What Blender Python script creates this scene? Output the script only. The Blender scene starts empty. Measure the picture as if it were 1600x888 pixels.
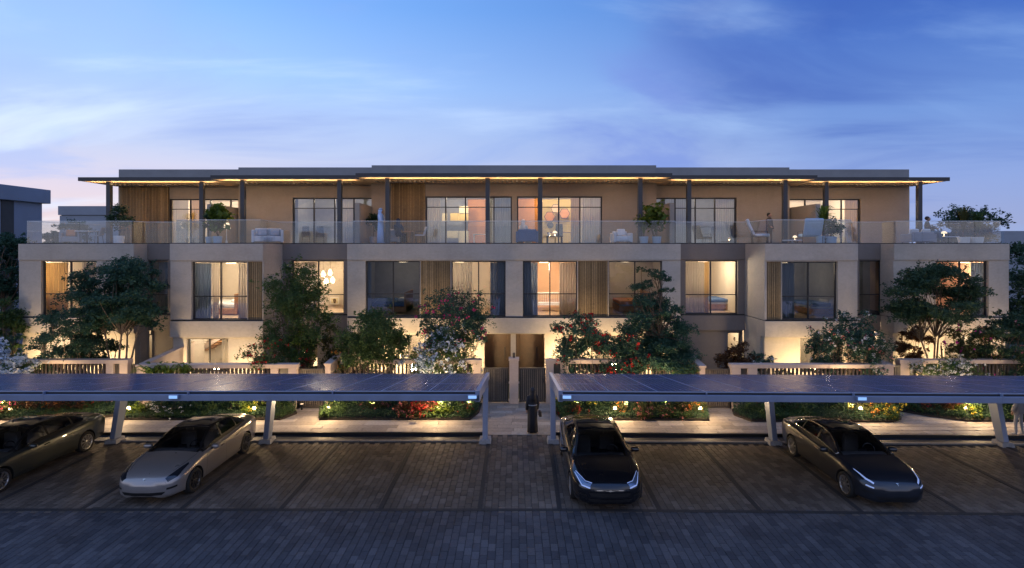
import bpy, bmesh, math, random
import numpy as np
from mathutils import Vector, Matrix, Euler
from mathutils.bvhtree import BVHTree
random.seed(7); RNG = np.random.default_rng(7)
SC = bpy.context.scene
COL = SC.collection
R = math.radians
F, H, VX, HY = 840.0, 6.9, 803.0, 386.0
def PX(px, Y): return (px - VX) * Y / F
def PZ(py, Y): return H - (py - HY) * Y / F
# ------------------------------------------------------------------ camera
cam_d = bpy.data.cameras.new('camera'); cam = bpy.data.objects.new('camera', cam_d); COL.objects.link(cam)
cam.location = (0, 0, H); cam.rotation_euler = (R(90), 0, 0)
cam_d.sensor_width = 36; cam_d.lens = 36 * F / 1600
cam_d.shift_x = -3 / 1600; cam_d.shift_y = -58 / 1600
cam_d.clip_end = 3000; cam_d.clip_start = 0.1
SC.camera = cam
SC.render.engine = 'CYCLES'
SC.cycles.use_denoising = True
SC.cycles.max_bounces = 8; SC.cycles.transparent_max_bounces = 16
SC.cycles.diffuse_bounces = 3; SC.cycles.glossy_bounces = 3
SC.cycles.sample_clamp_indirect = 4
SC.cycles.caustics_reflective = False; SC.cycles.caustics_refractive = False
SC.view_settings.view_transform = 'Standard'; SC.view_settings.look = 'None'
SC.view_settings.exposure = 0.52; SC.view_settings.gamma = 1
# ------------------------------------------------------------------ dusk sky
W = bpy.data.worlds.new('World'); SC.world = W; W.use_nodes = True
nt = W.node_tree; nt.nodes.clear()
def N(nt, t, **k):
    n = nt.nodes.new(t)
    for a, v in k.items():
        if a == 'inp':
            for i, x in v.items(): n.inputs[i].default_value = x
        else: setattr(n, a, v)
    return n
def srgb(h):
    h = h.lstrip('#'); c = [int(h[i:i+2], 16) / 255 for i in (0, 2, 4)]
    return tuple([(x / 12.92 if x < .04045 else ((x + .055) / 1.055) ** 2.4) for x in c] + [1.0])
def ramp(nt, stops, fac=None, interp='EASE'):
    r = nt.nodes.new('ShaderNodeValToRGB'); cr = r.color_ramp; cr.interpolation = interp
    while len(cr.elements) < len(stops): cr.elements.new(0.5)
    for e, (p, c) in zip(cr.elements, stops):
        e.position = p; e.color = c if len(c) == 4 else (*c, 1)
    if fac is not None: nt.links.new(fac, r.inputs[0])
    return r
def M_(nt, op, a, b=None, c=None, clamp=False):
    n = nt.nodes.new('ShaderNodeMath'); n.operation = op; n.use_clamp = clamp
    for i, x in enumerate((a, b, c)):
        if x is None: continue
        if hasattr(x, 'links'): nt.links.new(x, n.inputs[i])
        else: n.inputs[i].default_value = x
    return n.outputs[0]
def mixc(nt, f, a, b, mode='MIX'):
    n = nt.nodes.new('ShaderNodeMix'); n.data_type = 'RGBA'; n.blend_type = mode
    for i, x in ((0, f), (6, a), (7, b)):
        if hasattr(x, 'links'): nt.links.new(x, n.inputs[i])
        else: n.inputs[i].default_value = x
    return n.outputs[2]
tc = N(nt, 'ShaderNodeTexCoord'); sep = N(nt, 'ShaderNodeSeparateXYZ'); nt.links.new(tc.outputs['Generated'], sep.inputs[0])
dx, dy, dz = sep.outputs
el = M_(nt, 'MAXIMUM', dz, 0.0)
hl = M_(nt, 'SQRT', M_(nt, 'ADD', M_(nt, 'MULTIPLY', dx, dx), M_(nt, 'ADD', M_(nt, 'MULTIPLY', dy, dy), 1e-4)))
az = M_(nt, 'DIVIDE', M_(nt, 'ADD', M_(nt, 'MULTIPLY', dx, -0.84), M_(nt, 'MULTIPLY', dy, 0.54)), hl)   # 1 towards the set sun, far left
glow = M_(nt, 'MULTIPLY_ADD', az, 0.5, 0.5)
side = ramp(nt, [(0.0, (0,)*3), (0.33, (.06,)*3), (0.52, (.17,)*3), (.62, (.42,)*3), (0.79, (.72,)*3), (0.94, (1,)*3)], glow, 'LINEAR').outputs[0]
warm = ramp(nt, [(0.0, srgb('#d8bfb6')), (0.09, srgb('#c6bdcc')), (0.16, srgb('#adb9d6')), (0.28, srgb('#93b5e4')), (0.40, srgb('#70a0df')), (0.6, srgb('#5a8bd0')), (1.0, srgb('#5d80c4'))], el, 'LINEAR').outputs[0]
cool = ramp(nt, [(0.0, srgb('#7f8db4')), (0.1, srgb('#6f8ac0')), (0.2, srgb('#5378b8')), (0.32, srgb('#2c54a4')), (0.43, srgb('#1f4494')), (0.7, srgb('#4268b0')), (1.0, srgb('#5d80c4'))], el, 'LINEAR').outputs[0]
back = ramp(nt, [(0.0, srgb('#bcb8c0')), (0.3, srgb('#b2b9d6')), (0.7, srgb('#90a6d6')), (1.0, srgb('#5d80c4'))], el, 'LINEAR').outputs[0]
sky = mixc(nt, side, cool, warm)
sky = mixc(nt, M_(nt, 'SMOOTH_MIN', 1.0, M_(nt, 'MAXIMUM', M_(nt, 'MULTIPLY', M_(nt, 'DIVIDE', dy, hl), -1.6), 0.0), .1), sky, back)
# thin cloud streaks, laid on a plane overhead
den = M_(nt, 'ADD', el, 0.16)
cv = N(nt, 'ShaderNodeCombineXYZ'); nt.links.new(M_(nt, 'DIVIDE', dx, den), cv.inputs[0]); nt.links.new(M_(nt, 'DIVIDE', dy, den), cv.inputs[1])
mp = N(nt, 'ShaderNodeMapping', inp={2: (0, 0, R(24)), 3: (0.75, 1.15, 1)}); nt.links.new(cv.outputs[0], mp.inputs[0])
n1 = N(nt, 'ShaderNodeTexNoise', inp={'Scale': 0.85, 'Detail': 7.0, 'Roughness': .55, 'Distortion': .7}); nt.links.new(mp.outputs[0], n1.inputs['Vector'])
cl = ramp(nt, [(0.47, (0,)*3), (0.68, (1,)*3)], n1.outputs[0]).outputs[0]
mp2 = N(nt, 'ShaderNodeMapping', inp={1: (4, 7, 0), 2: (0, 0, R(-12)), 3: (0.5, 1.2, 1)}); nt.links.new(cv.outputs[0], mp2.inputs[0])
n2 = N(nt, 'ShaderNodeTexNoise', inp={'Scale': 1.1, 'Detail': 7.0, 'Roughness': .55, 'Distortion': .5}); nt.links.new(mp2.outputs[0], n2.inputs['Vector'])
cl2 = ramp(nt, [(0.5, (0,)*3), (0.72, (1,)*3)], n2.outputs[0]).outputs[0]
sky = mixc(nt, M_(nt, 'MULTIPLY', cl, .5), sky, mixc(nt, side, srgb('#2f56a6'), srgb('#8fa9dc')))
sky = mixc(nt, M_(nt, 'MULTIPLY', cl2, .5), sky, mixc(nt, side, srgb('#6f95cc'), srgb('#cfe0f2')))
for dvec, lo, hi, colr, amt in (((.44, .82, .37), .955, .997, '#2f4c9c', .55), ((.21, .955, .205), .985, .9995, '#6a80c4', .6), ((-.36, .91, .20), .96, .998, '#8598cc', .6)):
    vd = N(nt, 'ShaderNodeVectorMath'); vd.operation = 'DOT_PRODUCT'; nt.links.new(tc.outputs['Generated'], vd.inputs[0]); vd.inputs[1].default_value = Vector(dvec).normalized()
    msk = ramp(nt, [(lo, (0,)*3), (hi, (1,)*3)], vd.outputs['Value']).outputs[0]
    sky = mixc(nt, M_(nt, 'MULTIPLY', M_(nt, 'MULTIPLY', msk, ramp(nt, [(.40, (0,)*3), (.62, (1,)*3)], n1.outputs[0]).outputs[0]), amt), sky, srgb(colr))
hs = N(nt, 'ShaderNodeHueSaturation', inp={1: 1.0}); nt.links.new(sky, hs.inputs['Color']); sky = hs.outputs[0]
bg = N(nt, 'ShaderNodeBackground', inp={1: 1.0}); nt.links.new(sky, bg.inputs[0])
wo = N(nt, 'ShaderNodeOutputWorld'); nt.links.new(bg.outputs[0], wo.inputs[0])
try: W.cycles.sampling_method = 'MANUAL'; W.cycles.sample_map_resolution = 512
except Exception: pass

# ------------------------------------------------------------------ materials
def newmat(name):
    m = bpy.data.materials.new(name); m.use_nodes = True
    b = m.node_tree.nodes['Principled BSDF']; return m, m.node_tree, b
def mat(name, col, rough=.6, metal=0, var=.12, scale=3.0, bump=0.0, coat=0, spec=.5, trans=0, coord='Object', detail=6):
    """plain surface with mottling noise of colour and roughness"""
    m, t, b = newmat(name); col = srgb(col) if isinstance(col, str) else (*col[:3], 1)
    b.inputs['Metallic'].default_value = metal; b.inputs['Coat Weight'].default_value = coat
    b.inputs['Specular IOR Level'].default_value = spec
    c = N(t, 'ShaderNodeTexCoord')
    n = N(t, 'ShaderNodeTexNoise', inp={'Scale': scale, 'Detail': float(detail), 'Roughness': .6}); t.links.new(c.outputs[coord], n.inputs['Vector'])
    lo = tuple(x * (1 - var) for x in col[:3]); hi = tuple(min(1, x * (1 + var)) for x in col[:3])
    r = ramp(t, [(.3, lo), (.7, hi)], n.outputs[0], 'LINEAR'); t.links.new(r.outputs[0], b.inputs['Base Color'])
    t.links.new(M_(t, 'MULTIPLY_ADD', n.outputs[0], .25, rough - .12, clamp=True), b.inputs['Roughness'])
    if bump:
        bp = N(t, 'ShaderNodeBump', inp={'Strength': bump, 'Distance': .02}); t.links.new(n.outputs[0], bp.inputs['Height']); t.links.new(bp.outputs[0], b.inputs['Normal'])
    return m
def stone(name, c1, c2, bump=.25):
    m, t, b = newmat(name)
    c = N(t, 'ShaderNodeTexCoord')
    mp = N(t, 'ShaderNodeMapping', inp={3: (1, 1, 1.6)}); t.links.new(c.outputs['Object'], mp.inputs[0])
    a = N(t, 'ShaderNodeTexNoise', inp={'Scale': .55, 'Detail': 8.0, 'Roughness': .62}); t.links.new(mp.outputs[0], a.inputs['Vector'])
    f = N(t, 'ShaderNodeTexNoise', inp={'Scale': 7.0, 'Detail': 8.0, 'Roughness': .7}); t.links.new(mp.outputs[0], f.inputs['Vector'])
    v = N(t, 'ShaderNodeTexVoronoi', inp={'Scale': 2.2}); v.feature = 'DISTANCE_TO_EDGE'
    wv = N(t, 'ShaderNodeVectorMath'); wv.operation = 'MULTIPLY_ADD'; t.links.new(a.outputs['Color'], wv.inputs[0]); wv.inputs[1].default_value = (1.6,)*3; t.links.new(mp.outputs[0], wv.inputs[2]); t.links.new(wv.outputs[0], v.inputs['Vector'])
    vein = ramp(t, [(0.0, (1,)*3), (.02, (0,)*3)], v.outputs[0], 'LINEAR').outputs[0]
    base = ramp(t, [(.32, c1), (.66, c2)], M_(t, 'ADD', M_(t, 'MULTIPLY', a.outputs[0], .6), M_(t, 'MULTIPLY', f.outputs[0], .4)), 'LINEAR').outputs[0]
    dk = tuple(x * .72 for x in c1[:3]) + (1,)
    col = mixc(t, M_(t, 'MULTIPLY', vein, M_(t, 'MULTIPLY', M_(t, 'GREATER_THAN', a.outputs[0], .52), .30)), base, dk)
    ms = N(t, 'ShaderNodeMapping', inp={3: (2.2, 2.2, .3)}); t.links.new(c.outputs['Object'], ms.inputs[0])
    sn = N(t, 'ShaderNodeTexNoise', inp={'Scale': 1.0, 'Detail': 7.0, 'Roughness': .7}); t.links.new(ms.outputs[0], sn.inputs['Vector'])
    col = mixc(t, 1.0, col, ramp(t, [(.25, (.93, .925, .92)), (.5, (1, 1, 1)), (.8, (1.02, 1.02, 1.02))], sn.outputs[0], 'LINEAR').outputs[0], 'MULTIPLY')
    t.links.new(col, b.inputs['Base Color']); b.inputs['Roughness'].default_value = .72
    bp = N(t, 'ShaderNodeBump', inp={'Strength': bump, 'Distance': .01}); t.links.new(f.outputs[0], bp.inputs['Height']); t.links.new(bp.outputs[0], b.inputs['Normal'])
    return m
def piece_mat(name, stops, rough=.7, bump=.4, fine=30, spec=.4, stain=.25):
    """colour varies from piece to piece, whether a piece is an object or an island of a joined mesh"""
    m, t, b = newmat(name)
    oi = N(t, 'ShaderNodeObjectInfo'); g = N(t, 'ShaderNodeNewGeometry'); c = N(t, 'ShaderNodeTexCoord')
    rnd = M_(t, 'FRACT', M_(t, 'ADD', oi.outputs['Random'], g.outputs['Random Per Island']))
    base = ramp(t, stops, rnd, 'LINEAR').outputs[0]
    n = N(t, 'ShaderNodeTexNoise', inp={'Scale': float(fine), 'Detail': 6.0, 'Roughness': .65}); t.links.new(g.outputs['Position'], n.inputs['Vector'])
    n3 = N(t, 'ShaderNodeTexNoise', inp={'Scale': .55, 'Detail': 5.0, 'Roughness': .6}); t.links.new(g.outputs['Position'], n3.inputs['Vector'])
    base = mixc(t, 1.0, base, ramp(t, [(.25, (.72,)*3), (.75, (1.22,)*3)], n.outputs[0], 'LINEAR').outputs[0], 'MULTIPLY')
    n4 = N(t, 'ShaderNodeTexNoise', inp={'Scale': 1.9, 'Detail': 9.0, 'Roughness': .75, 'Distortion': .6}); t.links.new(g.outputs['Position'], n4.inputs['Vector'])
    base = mixc(t, 1.0, base, ramp(t, [(.30, (1-stain*1.4,)*3), (.42, (1,)*3), (.62, (1,)*3), (.75, (1+stain*.6,)*3)], n4.outputs[0], 'LINEAR').outputs[0], 'MULTIPLY')
    base = mixc(t, 1.0, base, ramp(t, [(.35, (1-stain,)*3), (.65, (1.12,)*3)], n3.outputs[0], 'LINEAR').outputs[0], 'MULTIPLY')
    t.links.new(base, b.inputs['Base Color'])
    t.links.new(M_(t, 'MULTIPLY_ADD', n3.outputs[0], .35, rough - .17, clamp=True), b.inputs['Roughness'])
    b.inputs['Specular IOR Level'].default_value = spec
    bp = N(t, 'ShaderNodeBump', inp={'Strength': bump, 'Distance': .006}); t.links.new(n.outputs[0], bp.inputs['Height']); t.links.new(bp.outputs[0], b.inputs['Normal'])
    return m
def glassmat(name, tint=(1, 1, 1), base=.10, gl=.9, rough=0.0, gcol=(1, 1, 1), cap=1.0):
    m, t, b = newmat(name); t.nodes.remove(b); out = t.nodes['Material Output']
    tr = N(t, 'ShaderNodeBsdfTransparent', inp={0: (*tint, 1)}); g = N(t, 'ShaderNodeBsdfGlossy', inp={0: (*gcol, 1), 'Roughness': rough})
    fr = N(t, 'ShaderNodeFresnel', inp={0: 1.5}); mx = N(t, 'ShaderNodeMixShader')
    t.links.new(M_(t, 'MINIMUM', M_(t, 'MULTIPLY_ADD', fr.outputs[0], gl, base, clamp=True), cap), mx.inputs[0])
    t.links.new(tr.outputs[0], mx.inputs[1]); t.links.new(g.outputs[0], mx.inputs[2]); t.links.new(mx.outputs[0], out.inputs[0])
    return m
def emit(name, col, s):
    m, t, b = newmat(name); b.inputs['Base Color'].default_value = (*col, 1)
    b.inputs['Emission Color'].default_value = (*col, 1); b.inputs['Emission Strength'].default_value = s; return m
def leafmat(name, stops, trans=.35, rough=.55):
    m, t, b = newmat(name); out = t.nodes['Material Output']
    g = N(t, 'ShaderNodeNewGeometry'); c = N(t, 'ShaderNodeTexCoord')
    n = N(t, 'ShaderNodeTexNoise', inp={'Scale': 1.7, 'Detail': 3.0}); t.links.new(c.outputs['Object'], n.inputs['Vector'])
    f = M_(t, 'ADD', M_(t, 'MULTIPLY', g.outputs['Random Per Island'], .6), M_(t, 'MULTIPLY', n.outputs[0], .5))
    col = ramp(t, stops, f, 'LINEAR').outputs[0]
    t.links.new(col, b.inputs['Base Color']); b.inputs['Roughness'].default_value = rough
    b.inputs['Specular IOR Level'].default_value = .3
    tl = N(t, 'ShaderNodeBsdfTranslucent'); t.links.new(col, tl.inputs[0])
    mx = N(t, 'ShaderNodeMixShader', inp={0: trans}); t.links.new(b.outputs[0], mx.inputs[1]); t.links.new(tl.outputs[0], mx.inputs[2]); t.links.new(mx.outputs[0], out.inputs[0])
    return m
M = {}
M['stone'] = stone('travertine', (.36, .315, .262, 1), (.51, .452, .382, 1), .3)
M['recess'] = stone('recess_shaded_stone', (.17, .145, .13, 1), (.215, .185, .165, 1), .15)  # darkened wall copy, the shade of the unlit recesses is in the colour
M['stucco'] = stone('stucco', (.28, .24, .20, 1), (.35, .305, .255, 1), .15)
M['louvre'] = mat('pale_louvre', (.42, .37, .31), .8)
M['bulb_dim'] = emit('dim_shade', (1, .74, .46), .9)
M['stone_light'] = stone('pale_stone', (.38, .30, .25, 1), (.50, .40, .335, 1))
M['roof_grey'] = mat('roof_panel_grey', (.25, .255, .26), .6, var=.1, scale=1.2)
M['fascia'] = mat('dark_fascia', (.035, .038, .045), .45, var=.15)
M['post'] = mat('dark_post', (.04, .045, .055), .4, var=.1)
M['frame'] = mat('window_frame', (.022, .022, .026), .4, var=.1)
M['soffit'] = mat('soffit_board', (.62, .46, .29), .6, var=.12, scale=2)
M['batten'] = piece_mat('timber_batten', [(0, (.19, .13, .065)), (.5, (.26, .18, .09)), (1, (.33, .235, .125))], .6, .3, 12)
M['batten_back'] = mat('batten_backing', (.05, .03, .015), .8)
M['gate'] = piece_mat('gate_slat', [(0, (.10, .085, .07)), (1, (.16, .135, .11))], .5, .2, 20)
M['gate_frame'] = mat('gate_frame', (.06, .05, .042), .45)
M['door'] = mat('entrance_door', (.075, .042, .024), .5, var=.2, scale=6)
M['glass'] = glassmat('window_glass', (.93, .94, .95), .17, 1.0)
M['glass_rail'] = glassmat('balustrade_glass', (.92, .95, .97), .012, .7, cap=.12)
M['rail_edge'] = mat('glass_edge', (.55, .62, .68), .25, var=.05)
M['metal'] = mat('carport_steel', (.235, .28, .40), .42, metal=.25, var=.08, scale=2)
M['conc'] = mat('concrete_base', (.34, .34, .35), .8, var=.2, scale=9, bump=.4)
M['dark'] = mat('dark_plastic', (.012, .012, .014), .5)
M['soil'] = mat('soil', (.035, .026, .018), .95, var=.4, scale=12, bump=1)
M['ground'] = mat('ground_soil', (.06, .055, .045), .95, var=.3, scale=.7)
M['lawn'] = mat('garden_lawn', (.035, .05, .022), .95, var=.35, scale=14, bump=.8)
M['joint'] = mat('paving_joint', (.030, .029, .030), .95, var=.3, scale=20)
M['paver'] = piece_mat('block_paver', [(0, (.062, .060, .066)), (.35, (.078, .075, .080)), (.7, (.094, .089, .093)), (1, (.118, .110, .112))], .8, .35, 26, .25, .28)
M['paver_bay_warmlit'] = piece_mat('bay_paver_warmlit', [(0, (.100, .082, .067)), (.35, (.125, .103, .085)), (.7, (.150, .124, .102)), (1, (.185, .152, .126))], .75, .35, 26, .25, .3)  # browner blocks, the warm lamplight on the bays is in the colour
M['balus'] = mat('baluster_stone', (.085, .066, .054), .8, var=.12)
M['band'] = mat('dark_paver_band', (.030, .028, .028), .85, var=.3, scale=15, bump=.5)
M['slab'] = piece_mat('limestone_slab', [(0, (.25, .215, .175)), (.5, (.34, .295, .24)), (1, (.44, .385, .315))], .62, .3, 9, .4, .2)
M['kerb'] = mat('kerb_stone', (.20, .19, .18), .75, var=.2, scale=8, bump=.4)
M['channel'] = mat('drain_channel', (.012, .012, .013), .6)
M['bark'] = mat('bark', (.13, .095, .065), .9, var=.4, scale=14, bump=1)
M['bark_pale'] = mat('pale_bark', (.19, .15, .11), .85, var=.3, scale=14, bump=.8)
G = {
 'dark': [(0, (.020, .046, .026)), (.5, (.038, .080, .042)), (1, (.075, .13, .060))],
 'teal': [(0, (.018, .052, .038)), (.5, (.036, .092, .060)), (1, (.068, .145, .085))],
 'mid': [(0, (.030, .062, .020)), (.5, (.058, .110, .034)), (1, (.115, .175, .055))],
 'lime': [(0, (.045, .085, .012)), (.5, (.095, .15, .02)), (1, (.18, .22, .03))],
 'olive': [(0, (.028, .036, .012)), (.5, (.06, .068, .020)), (1, (.11, .11, .035))],
 'rust': [(0, (.05, .022, .010)), (.5, (.10, .045, .016)), (1, (.16, .08, .03))],
}
for k, v in G.items(): M['leaf_' + k] = leafmat('leaf_' + k, v)
FL = {'red': (.42, .02, .018), 'pink': (.55, .045, .16), 'white': (.75, .74, .70), 'bluewhite': (.60, .68, .85), 'orange': (.62, .20, .03), 'rose': (.48, .16, .15), 'magenta': (.5, .03, .28), 'yellow': (.62, .45, .05)}
for k, v in FL.items(): M['fl_' + k] = leafmat('petal_' + k, [(0, tuple(x * .7 for x in v)), (1, tuple(min(.85, x * 1.15) for x in v))], .3)
M['bulb'] = emit('warm_bulb', (1, .70, .36), 14)
M['bulb_soft'] = emit('soft_bulb', (1, .78, .50), 2.2)
M['strip'] = emit('led_strip', (1, .62, .28), .30)
M['cool_lamp'] = emit('cool_lamp_lens', (.35, .62, 1), .42)
M['drl'] = emit('running_light', (.55, .68, 1), .12)
M['headlamp_glass'] = mat('headlamp_unit', (.18, .24, .34), .18, metal=.6, coat=1)
M['white'] = mat('white_fabric', (.62, .62, .63), .85, var=.06)
M['white_gloss'] = mat('white_lacquer', (.75, .74, .72), .3, var=.03)
M['blue_fabric'] = mat('blue_fabric', (.055, .12, .26), .85, var=.1)
M['pale_blue'] = mat('pale_blue_fabric', (.32, .47, .64), .85, var=.08)
M['grey_fabric'] = mat('grey_fabric', (.24, .25, .28), .85, var=.08)
M['cushion'] = mat('cushion_grey', (.42, .43, .47), .9, var=.1)
M['orange_fabric'] = mat('orange_fabric', (.50, .22, .10), .9, var=.1)
M['wood'] = mat('warm_wood', (.30, .15, .06), .5, var=.25, scale=5)
M['pot_white'] = mat('white_pot', (.62, .62, .62), .5, var=.05)
M['pot_blue'] = mat('pale_pot', (.35, .45, .55), .5, var=.05)
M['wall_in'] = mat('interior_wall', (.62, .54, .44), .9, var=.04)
M['wall_peach'] = mat('peach_wall', (.66, .42, .26), .9, var=.05)
M['wall_orange'] = mat('orange_wall', (.44, .17, .045), .9, var=.12, scale=2)
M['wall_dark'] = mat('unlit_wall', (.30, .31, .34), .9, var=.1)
M['floor_in'] = mat('interior_floor', (.30, .22, .15), .5, var=.15)
M['curtain'] = leafmat('sheer_curtain', [(0, (.68, .62, .54)), (1, (.78, .73, .66))], .6, .9)
M['curtain_gold'] = leafmat('gold_curtain', [(0, (.62, .47, .25)), (1, (.72, .57, .34))], .6, .9)
M['curtain_grey'] = leafmat('grey_curtain', [(0, (.30, .34, .40)), (1, (.38, .42, .48))], .4, .9)
M['black_cloth'] = mat('black_cloth', (.020, .020, .023), .8, var=.2)
M['thobe'] = mat('white_thobe', (.42, .56, .82), .85, var=.05)
M['navy'] = mat('navy_cloth', (.02, .03, .06), .85)
M['teal_cloth'] = mat('teal_cloth', (.02, .11, .20), .85)
M['brown_cloth'] = mat('brown_cloth', (.09, .06, .04), .85)
M['grey_cloth'] = mat('grey_cloth', (.36, .37, .40), .85)
M['skin'] = mat('skin', (.42, .25, .17), .6, var=.06)
M['hair'] = mat('hair', (.015, .012, .01), .6)
M['neigh'] = mat('neighbour_render', (.26, .29, .34), .7, var=.08, scale=.6)
M['neigh_d'] = mat('neighbour_brown', (.07, .065, .055), .7, var=.15)
M['art_blue'] = mat('art_ink', (.02, .03, .12), .7)
M['art_yellow'] = mat('yellow_panel', (.62, .43, .12), .7, var=.04)
M['art_cream'] = mat('cream_panel', (.72, .62, .40), .7, var=.04)

# ------------------------------------------------------------------ object helpers
def tag(o, label=None, cat=None, group=None, kind=None):
    if label: o['label'] = label
    if cat: o['category'] = cat
    if group: o['group'] = group
    if kind: o['kind'] = kind
    return o
def thing(name, label, cat, loc=(0, 0, 0), rz=0, group=None):
    o = bpy.data.objects.new(name, None); COL.objects.link(o); o.empty_display_size = .1
    o.location = loc; o.rotation_euler = (0, 0, rz)
    return tag(o, label, cat, group)
def dup(o, parent=None):
    c = o.copy(); COL.objects.link(c); c.parent = parent
    for ch in list(o.children): dup(ch, c)
    return c
BEV = []
class MB:
    def __init__(s): s.v = []; s.f = []; s.mi = []
    def add(s, vs, fs, mi=0):
        n = len(s.v); s.v += [tuple(v) for v in vs]; s.f += [tuple(i + n for i in f) for f in fs]; s.mi += [mi] * len(fs); return s
    def box(s, x0, x1, y0, y1, z0, z1, mi=0, tx=1, ty=1):
        """tx, ty taper the top about its centre"""
        cx, cy = (x0 + x1) / 2, (y0 + y1) / 2
        X0, X1, Y0, Y1 = cx + (x0 - cx) * tx, cx + (x1 - cx) * tx, cy + (y0 - cy) * ty, cy + (y1 - cy) * ty
        return s.add([(x0, y0, z0), (x1, y0, z0), (x1, y1, z0), (x0, y1, z0), (X0, Y0, z1), (X1, Y0, z1), (X1, Y1, z1), (X0, Y1, z1)],
                     [(0, 3, 2, 1), (4, 5, 6, 7), (0, 1, 5, 4), (1, 2, 6, 5), (2, 3, 7, 6), (3, 0, 4, 7)], mi)
    def bar(s, a, b, w, h, mi=0, up=(0, 0, 1)):
        a, b = Vector(a), Vector(b); d = (b - a).normalized(); u = Vector(up)
        sd = d.cross(u)
        if sd.length < 1e-4: sd = Vector((1, 0, 0))
        sd.normalize(); u = sd.cross(d).normalized()
        vs = [p + sd * (i * w / 2) + u * (j * h / 2) for p in (a, b) for i, j in ((-1, -1), (1, -1), (1, 1), (-1, 1))]
        return s.add(vs, [(0, 3, 2, 1), (4, 5, 6, 7), (0, 1, 5, 4), (1, 2, 6, 5), (2, 3, 7, 6), (3, 0, 4, 7)][::1], mi)
    def tube(s, pts, rad, n=6, mi=0, cap=True):
        pts = [Vector(p) for p in pts]; k = len(pts)
        if not hasattr(rad, '__len__'): rad = [rad] * k
        vs = []; ref = Vector((.31, .77, .55))
        for i, p in enumerate(pts):
            d = (pts[min(i + 1, k - 1)] - pts[max(i - 1, 0)]).normalized()
            a = d.cross(ref)
            if a.length < .1: a = d.cross(Vector((1, 0, 0)))
            a.normalize(); b = d.cross(a)
            for j in range(n):
                t = 2 * math.pi * j / n; vs.append(p + (a * math.cos(t) + b * math.sin(t)) * rad[i])
        fs = [(i * n + j, i * n + (j + 1) % n, (i + 1) * n + (j + 1) % n, (i + 1) * n + j) for i in range(k - 1) for j in range(n)]
        if cap: fs += [tuple(range(n))[::-1], tuple((k - 1) * n + j for j in range(n))]
        return s.add(vs, fs, mi)
    def lathe(s, prof, c=(0, 0, 0), n=16, mi=0, axis='z', sx=1, sy=1):
        vs = []
        for r, z in prof:
            for j in range(n):
                t = 2 * math.pi * j / n; a, b = r * math.cos(t) * sx, r * math.sin(t) * sy
                vs.append({'z': (c[0] + a, c[1] + b, c[2] + z), 'x': (c[0] + z, c[1] + a, c[2] + b), 'y': (c[0] + a, c[1] + z, c[2] + b)}[axis])
        k = len(prof)
        fs = [(i * n + j, i * n + (j + 1) % n, (i + 1) * n + (j + 1) % n, (i + 1) * n + j) for i in range(k - 1) for j in range(n)]
        fs += [tuple(range(n))[::-1], tuple((k - 1) * n + j for j in range(n))]
        return s.add(vs, fs, mi)
    def loft(s, secs, n=16, mi=0):
        """secs: (centre, half width x, half depth y) stacked ellipses"""
        vs = []
        for c, a, b in secs:
            for j in range(n):
                t = 2 * math.pi * j / n; vs.append((c[0] + a * math.cos(t), c[1] + b * math.sin(t), c[2]))
        k = len(secs)
        fs = [(i * n + j, i * n + (j + 1) % n, (i + 1) * n + (j + 1) % n, (i + 1) * n + j) for i in range(k - 1) for j in range(n)]
        fs += [tuple(range(n))[::-1], tuple((k - 1) * n + j for j in range(n))]
        return s.add(vs, fs, mi)
    def ball(s, c, r, n=10, m=7, sz=1, sx=1, sy=1, mi=0):
        return s.lathe([(max(.001, r * math.sin(math.pi * i / m)), -r * sz * math.cos(math.pi * i / m)) for i in range(m + 1)], c, n, mi, sx=sx, sy=sy)
    def panel(s, x0, x1, z0, z1, y0, y1, holes=(), mi=0):
        """upright slab (front y0, back y1) with rectangular holes cut through"""
        xs = sorted({x0, x1, *[h[0] for h in holes], *[h[1] for h in holes]}); zs = sorted({z0, z1, *[h[2] for h in holes], *[h[3] for h in holes]})
        xs = [x for x in xs if x0 - 1e-6 <= x <= x1 + 1e-6]; zs = [z for z in zs if z0 - 1e-6 <= z <= z1 + 1e-6]
        def solid(i, k):
            if i < 0 or k < 0 or i >= len(xs) - 1 or k >= len(zs) - 1: return False
            cx, cz = (xs[i] + xs[i+1]) / 2, (zs[k] + zs[k+1]) / 2
            return not any(h[0] < cx < h[1] and h[2] < cz < h[3] for h in holes)
        for i in range(len(xs) - 1):
            for k in range(len(zs) - 1):
                if not solid(i, k): continue
                a, b, c, d = xs[i], xs[i+1], zs[k], zs[k+1]
                s.add([(a, y0, c), (b, y0, c), (b, y0, d), (a, y0, d)], [(0, 1, 2, 3)], mi)
                s.add([(a, y1, c), (b, y1, c), (b, y1, d), (a, y1, d)], [(3, 2, 1, 0)], mi)
                if not solid(i - 1, k): s.add([(a, y0, c), (a, y1, c), (a, y1, d), (a, y0, d)], [(3, 2, 1, 0)], mi)
                if not solid(i + 1, k): s.add([(b, y0, c), (b, y1, c), (b, y1, d), (b, y0, d)], [(0, 1, 2, 3)], mi)
                if not solid(i, k - 1): s.add([(a, y0, c), (b, y0, c), (b, y1, c), (a, y1, c)], [(3, 2, 1, 0)], mi)
                if not solid(i, k + 1): s.add([(a, y0, d), (b, y0, d), (b, y1, d), (a, y1, d)], [(0, 1, 2, 3)], mi)
        return s
    def mesh(s, name, mats, smooth=False):
        me = bpy.data.meshes.new(name); me.from_pydata(s.v, [], s.f)
        for m in (mats if isinstance(mats, (list, tuple)) else [mats]): me.materials.append(m)
        if len(me.materials) > 1: me.polygons.foreach_set('material_index', s.mi)
        if smooth: me.polygons.foreach_set('use_smooth', [True] * len(me.polygons))
        me.update(); return me
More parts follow.
